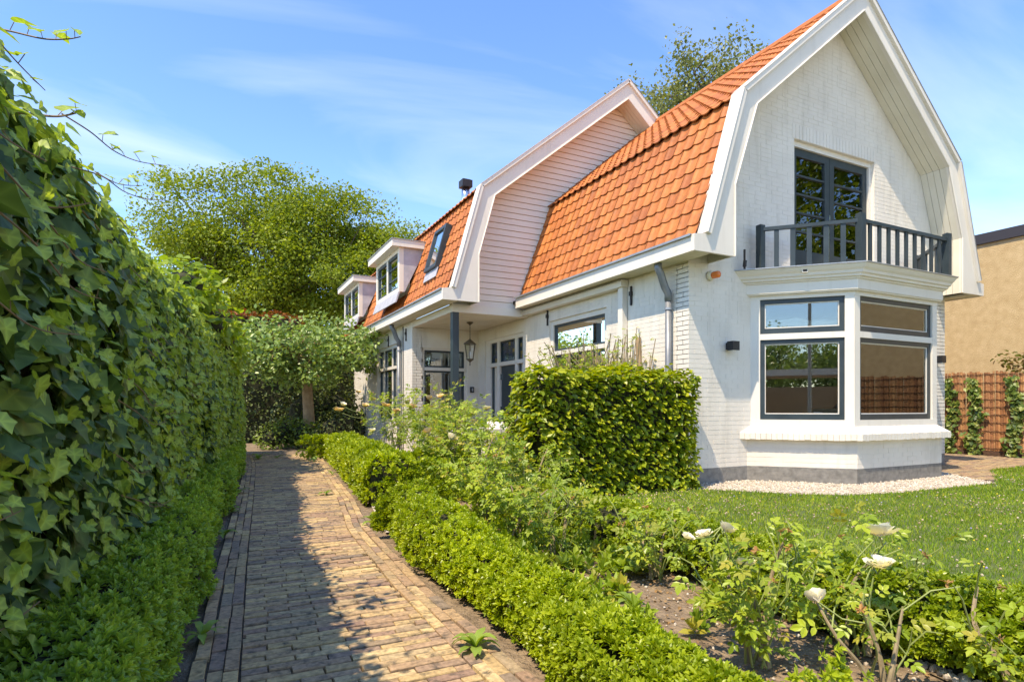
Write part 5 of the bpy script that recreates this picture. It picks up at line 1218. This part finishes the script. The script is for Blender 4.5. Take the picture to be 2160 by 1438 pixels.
leafy_block('rear_hedge', 'dark tall hedge closing the garden behind the small tree', 'hedge', -1.2, 6.5, 18.6, 19.6, 3.0, 12000, .085, DARKL, bump_=.12)
leafy_block('copper_hedge', 'reddish copper beech hedge showing above the ivy at the garden end', 'hedge', -.5, 2.6, 20.2, 21.2, 3.95, 5000, .12, COPPER, bump_=.18)
mass('climbing_shrub', 'broad leaved light green shrub growing over the far top of the ivy', 'shrub', lobes([(385, 610, 8.2, .45, .6, .42), (350, 660, 7.4, .4, .6, .4), (435, 680, 9.0, .42, .6, .42), (468, 735, 10, .36, .6, .45)]), 1500, .12, leafmat('broad_light_leaf', [(.17, .27, .026), (.24, .35, .034), (.31, .42, .05), (.13, .21, .022)], .42, .42))
lowm = leafmat('low_shrub_leaf', [(.10, .17, .025), (.16, .24, .035), (.22, .29, .05), (.07, .12, .02)], .42, .35)
mass('low_shrub', 'low rounded evergreen shrub at the end of the brick path', 'shrub', lobes([(575, 925, 14.6, .42, .4, .34), (600, 915, 14.9, .4, .4, .42)]), 900, .07, lowm)
mass('low_shrub', 'low light green shrub at the foot of the small tree trunk', 'shrub', lobes([(640, 915, 14.9, .38, .4, .40), (668, 922, 14.6, .36, .4, .34)]), 900, .07, lowm)
mass('low_shrub', 'small dark shrub beside the far end of the far box hedge', 'shrub', lobes([(700, 905, 14.4, .4, .4, .45), (725, 900, 14.6, .4, .4, .5)]), 800, .07, DARKL)
for k, (x_, y_) in enumerate(((2.3, 17.3), (3.2, 17.6))):
    mass('rear_shrub', ('dark shaded shrub under the small tree crown', 'dark shrub between the small tree and the wing wall')[k], 'shrub', [(x_, y_, .8, .8, .7, .9), (x_+.3, y_-.2, .5, .6, .5, .6)], 1100, .10, DARKL)
b = at(2140, 760, 14.2)
mass('beech_sapling', 'beech twigs with bronze green leaves rising over the bark fence', 'shrub', [(FX+.55, 6.0, 1.75, .35, .40, .32), (FX+.5, 5.7, 2.05, .25, .35, .28), (FX+.5, 6.35, 2.0, .2, .28, .16)], 420, .085, leafmat('beech_leaf', [(.11, .16, .03), (.17, .2, .04), (.22, .13, .05), (.13, .1, .04)], .45, .35), core=False)
# ivy columns on the fence
for (y0, lab, wd) in ((7.18, 'ivy column on the bark fence close to the house corner', .14), (6.72, 'dense ivy column on the bark fence with the house shadow at its foot', .15), (6.02, 'ivy column with a bare cane on the bark fence at the picture edge', .15)):
    t = thing('fence_ivy', (FX-.06, y0, 0), lab, 'ivy', 'ivy plants trained up the bark fence'); n = 330; z = RNG.random(n)**.9*1.6+.02; P = np.stack([np.full(n, FX-.07)-.07*RNG.random(n), y0+wd*.55*RNG.normal(size=n)*(1-.35*z/1.6)+.05*np.sin(z*5), z], 1)
    nn = unit(np.array([-1, -.2, .5])+.5*RNG.normal(size=(n, 3))); tt = unit(np.array([-.2, 0, -1.])+.7*RNG.normal(size=(n, 3))); mb = MB(); mb.tube([(FX-.06, y0, 0), (FX-.06, y0+.03, .8), (FX-.07, y0-.02, 1.55)], .012, 5); mb.build('stem', CANE, t)
    scatter('leaves', IVL[0][0], IVL[0][1], P, frames(nn, tt), .075*(.6+.8*RNG.random(n)), leafmat('fence_ivy_leaf', [(.05, .10, .022), (.10, .17, .03), (.19, .25, .05), (.30, .33, .08)], .42, .3) if y0 > 7 else bpy.data.materials['fence_ivy_leaf'], t)

# ------------------------------------------------------------------ weeds in the joints
def dand_leaf(k):
    r = random.Random(k); n = 7; L_, Rr = [], []
    for i in range(n):
        t = i/(n-1); w = (.05+.15*math.sin(math.pi*min(1, t*1.05))**.8*(.7 if i % 2 else 1.15))*(1 if t < .98 else .1); zc = .34*math.sin(t*2.1)-.30*t*t
        L_.append((-w, t, zc+.03)); Rr.append((w, t, zc+.03))
    mid_ = [(0, i/(n-1), .34*math.sin(i/(n-1)*2.1)-.30*(i/(n-1))**2) for i in range(n)]
    mb = MB(); mb.add(L_+mid_+Rr, [(i, n+i, n+i+1, i+1) for i in range(n-1)]+[(n+i, 2*n+i, 2*n+i+1, n+i+1) for i in range(n-1)]); me = mb.mesh('leaf', True); me.materials.append(WEED); return me
DL = [dand_leaf(k) for k in range(3)]
def weed(x_, y_, s, n, label):
    d_ = F_PX*1.0/(y_-HOR); p = at(x_, y_, d_); t = thing('dandelion', (p.x, p.y, 0), label, 'weed', 'weeds in the path joints')
    for k in range(n):
        o_ = bpy.data.objects.new('leaf', DL[k % 3]); COL.objects.link(o_); o_.parent = t; q = s*random.uniform(.7, 1.15); o_.scale = (q, q, q*random.uniform(.6, 1.5)); o_.rotation_euler = (random.uniform(-.1, .5), random.uniform(-.2, .2), 2*math.pi*k/n+random.uniform(-.3, .3)); o_.location = (0, 0, .004)
weed(1003, 1368, .105, 12, 'bright dandelion rosette at the path border near the box hedge')
weed(790, 1102, .13, 9, 'dandelion tuft on the border bricks by the gravel gap')
weed(688, 1042, .12, 7, 'flat weed growing in the sunlit middle of the path')
weed(663, 972, .16, 8, 'weed tuft near the far end of the path by the box hedge')
weed(700, 1000, .10, 6, 'tiny weed on the right border of the far path')
weed(545, 968, .20, 9, 'broad weed at the far left edge of the path')
weed(470, 1135, .13, 8, 'weed leaning out of the shaded hedge onto the border bricks')
weed(490, 1080, .12, 8, 'weed on the shaded left border halfway along the path')
weed(505, 1040, .12, 7, 'small weed on the shaded left border further along')
weed(425, 1345, .10, 8, 'weed beside the shaded border bricks near the bottom of the picture')
weed(585, 965, .14, 6, 'weed in the shade at the far end of the path')
# weeds in the rose bed
weed(1340, 1210, .12, 10, 'weed between the rose stems on the bed soil')
weed(1330, 1275, .10, 8, 'leafy weed at the edge of the bed behind the box hedge')
weed(1650, 1385, .06, 7, 'small weed on the bare soil at the bottom of the bed')

# ------------------------------------------------------------------ grass, clover, litter
def blades(n, poly, hmin, hmax, wdt, m, name, parent, ymin=-2):
    lo = np.min(poly, 0); hi = np.max(poly, 0); lo = np.maximum(lo, [2.5, .3]); P = RNG.random((n, 2))*(hi-lo)+lo; P = P[pip(P, poly)]; d_ = P[:, 0]*SY+P[:, 1]*CY; P = P[RNG.random(len(P)) < np.clip(3.6/np.maximum(d_, 1.5), .2, 1)]; k = len(P); d_ = P[:, 0]*SY+P[:, 1]*CY
    tv = np.array([(-.5, 0, 0), (.5, 0, 0), (.32, .6, .12), (-.32, .6, .12), (0, 1, .42)]); tf = np.array([(0, 1, 2), (0, 2, 3), (3, 2, 4)])
    h = (hmin+(hmax-hmin)*RNG.random(k)**1.5)*(1+.35*wob(np.c_[P, P[:, :1]*0], 1.3)); up = unit(np.c_[RNG.normal(size=(k, 2))*.35, np.ones(k)]); nn = unit(np.c_[RNG.normal(size=(k, 2)), np.zeros(k)]); M = frames(nn, up)
    M[:, 0] *= (wdt*np.clip(d_/3.5, 1, 2.5))[:, None]; M[:, 1] *= h[:, None]; M[:, 2] *= h[:, None]
    var = np.clip(.45+.4*wob(np.c_[P, P[:, :1]*0], .8)+.25*RNG.normal(size=k), 0, .999)
    return scatter(name, tv, tf, np.c_[P, np.full(k, -.012)], M, np.ones(k), m, parent, var)
blades(230000, np.array(LAWN), .014, .048, .0045, GRASS, 'grass', lawn)
def dots(n, poly, z0, z1, s0, s1, m, name, clus=None):
    lo = np.maximum(np.min(poly, 0), [2.9, .5]); hi = np.max(poly, 0); P = RNG.random((n, 2))*(hi-lo)+lo; P = P[pip(P, poly)]
    if clus is not None: P = P[wob(np.c_[P, P[:, :1]*0], clus) > RNG.normal(size=len(P))*.35+.05]
    k = len(P); scatter(name, ico*np.array([1, 1, .8]), icf, np.c_[P, z0+(z1-z0)*RNG.random(k)], frames(rdir(k), rdir(k)), s0+(s1-s0)*RNG.random(k), m, lawn)
dots(6000, np.array(LAWN), .012, .04, .004, .011, CLOV, 'clover_flowers', 1.1); dots(260, np.array(LAWN), .04, .07, .004, .007, YELL, 'yellow_flowers'); dots(170, np.array(LAWN), .05, .08, .006, .010, VIOL, 'violet_flowers', .9)
def litter(n, poly, s0, s1, name, parent, z=-.03, m=LITTER):
    lo = np.min(poly, 0); hi = np.max(poly, 0); P = RNG.random((n, 2))*(hi-lo)+lo; P = P[pip(P, poly)]; k = len(P); scatter(name, OV, OVF, np.c_[P, np.full(k, z)+.012*RNG.random(k)], frames(np.array([0, 0, 1.])+.35*RNG.normal(size=(k, 3)), rdir(k)), s0+(s1-s0)*RNG.random(k), m, parent)
bed = [(1.45, .6), (2.6, .6), (2.55, 2), (2.6, 4), (3.1, 6), (3.4, 11), (2.3, 11), (1.9, 6), (1.7, 4)]
gobj = bpy.data.objects['ground']
litter(7000, np.array(bed), .007, .028, 'dry_leaves', gobj, -.032)
pebbles(3500, np.array(bed), -.033, .003, .012, 'soil_pebbles', gobj)
litter(500, np.array([(-.25, 1), (0, 1), (.6, 13.4), (.25, 13.4)]), .006, .02, 'dry_leaves', gobj, -.03)
blades2 = np.array([(1.5, 2.0), (2.4, 2.0), (2.45, 2.4), (2.5, 4), (3.1, 6), (3.4, 11), (2.3, 11), (1.9, 6), (1.75, 4)])
kk = 4600; lo, hi = blades2.min(0), blades2.max(0); P = RNG.random((kk, 2))*(hi-lo)+lo; P = P[pip(P, blades2)]; P = P[wob(np.c_[P, P[:, :1]*0], 1.6) > -.55]; kk = len(P)
scatter('undergrowth', SPR[0][0], SPR[0][1], np.c_[P, np.full(kk, -.02)], up_mat(np.array([0, 0, 1.])+.3*RNG.normal(size=(kk, 3)), kk), .06+.11*RNG.random(kk), ROSE, gobj)
litter(420, np.array([(.9, 1.6), (1.1, 1.6), (1.25, 5), (2, 13), (1.8, 13), (1.05, 5)]), .004, .010, 'petal_litter', path, .0)

# ------------------------------------------------------------------ the street side behind the camera, seen mirrored in the panes
def leafy_far(name, label, c, r, n, size, m, group=None):
    return tree(name, label, 'tree', (c[0], c[1], 0), [(c[0], c[1], -.1), (c[0], c[1], c[2]*.5), (c[0], c[1], c[2]*.8)], .2, c, r, 90, n//90, size, m, BARKD, sigma=.7*r[0]/3, hollow=.3, limbs=7, group=group)
for k, (x_, y_, z_, r_) in enumerate(((-17, -15, 3.0, 3.0), (-14, -18, 3.4, 3.2), (-11, -20.5, 3.2, 3.0), (-19, -20, 4.0, 3.6), (-7, -22, 3.4, 3.2))):
    leafy_far('street_tree', ('round street tree mirrored at the edge of the bay pane', 'bushy street tree mirrored behind the carport', 'street tree mirrored above the parked car', 'tall street tree mirrored behind the carport roof', 'street tree mirrored beside the lamp post')[k], (x_, y_, z_), (r_, r_, z_*.6), 4500, .22, PEAR, 'trees across the street mirrored in the glass')
leafy_far('garden_maple', 'tall yellow green tree mirrored in the balcony doors', (24, -7, 9), (6.5, 6.5, 6), 22000, .26, MAPLE)
cp = thing('carport', (-10, -8.5, 0), 'flat roofed wooden carport mirrored in the bay window', 'carport')
def rotz(p, c, a): x_, y_ = p[0]-c[0], p[1]-c[1]; return (c[0]+x_*math.cos(a)-y_*math.sin(a), c[1]+x_*math.sin(a)+y_*math.cos(a), p[2])
def rbox(x0, x1, y0, y1, z0, z1, name, m, par, c, a):
    mb = MB(); mb.box(x0, x1, y0, y1, z0, z1); mb.v = [rotz(v, c, a) for v in mb.v]; return mb.build(name, m, par)
CC, CA = (-3.2, -7.2), R(-39.3); OX, OY = CC
cp.location = (-3.2, -7.2, 0)
def rb(x0, x1, y0, y1, z0, z1, name, m, par): return rbox(OX+x0, OX+x1, OY+y0, OY+y1, z0, z1, name, m, par, CC, CA)
rb(-7, 7, -3.2, 0, 2.25, 2.40, 'roof', WOOD, cp); rb(-7.1, 7.1, 0, .06, 2.22, 2.46, 'fascia', TRIM, cp); rb(-7, 7, -5.6, -5.5, 0, 1.95, 'back_wall', WOOD, cp)
for x_ in (-6.9, -2.3, 6.9): rb(x_-.07, x_+.07, -.14, 0, 0, 2.24, 'post', WOOD, cp)
car = thing('parked_car', (-3, -8.5, 0), 'dark green car parked under the carport, mirrored in the bay', 'car')
mb = MB(); mb.prism([(-.86, .0, .35), (-.89, .0, .72), (-.80, .0, .96), (.80, .0, .96), (.89, .0, .72), (.86, .0, .35)], (0, -4.0, 0))
def carplace(m): m.v = [rotz((OX+.9+v[0]*math.cos(.6)-v[1]*math.sin(.6), OY+1.6+v[0]*math.sin(.6)+v[1]*math.cos(.6), v[2]), CC, CA) for v in m.v]; return m
carplace(mb).build('body', CARP, car)
mb = MB(); mb.add([(-.74, -1.0, .96), (.74, -1.0, .96), (.58, -1.65, 1.46), (-.58, -1.65, 1.46), (-.74, -3.8, .96), (.74, -3.8, .96), (.58, -3.4, 1.46), (-.58, -3.4, 1.46)], [(0, 1, 2, 3), (3, 2, 6, 7), (1, 5, 6, 2), (0, 3, 7, 4), (4, 7, 6, 5)]); carplace(mb).build('cabin', CARG, car)
for sx in (-.62, .62): mb = MB(); mb.box(sx-.17, sx+.17, .0, .015, .66, .83); carplace(mb).build('headlight', LAMPG, car)
mb = MB(); mb.box(-.26, .26, .0, .012, .45, .56); carplace(mb).build('number_plate', PLATE, car)
mb = MB(); mb.box(-.40, .40, .0, .01, .64, .80); carplace(mb).build('grille', BLACK, car)
for sx in (-.82, .82):
    for sy in (-.75, -3.2): mb = MB(); mb.tube([(sx-.1, sy, .33), (sx+.1, sy, .33)], .33, 16); carplace(mb).build('wheel', TYRE, car)
mb = MB(); mb.tube([(.8, -2.5, 0), (.8, -2.5, 6.5)], [.055, .04], 10); lp = mb.build('lamp_post', STREET); tag(lp, 'slim grey lamp post at the street side, mirrored in the bay', 'lamp post')
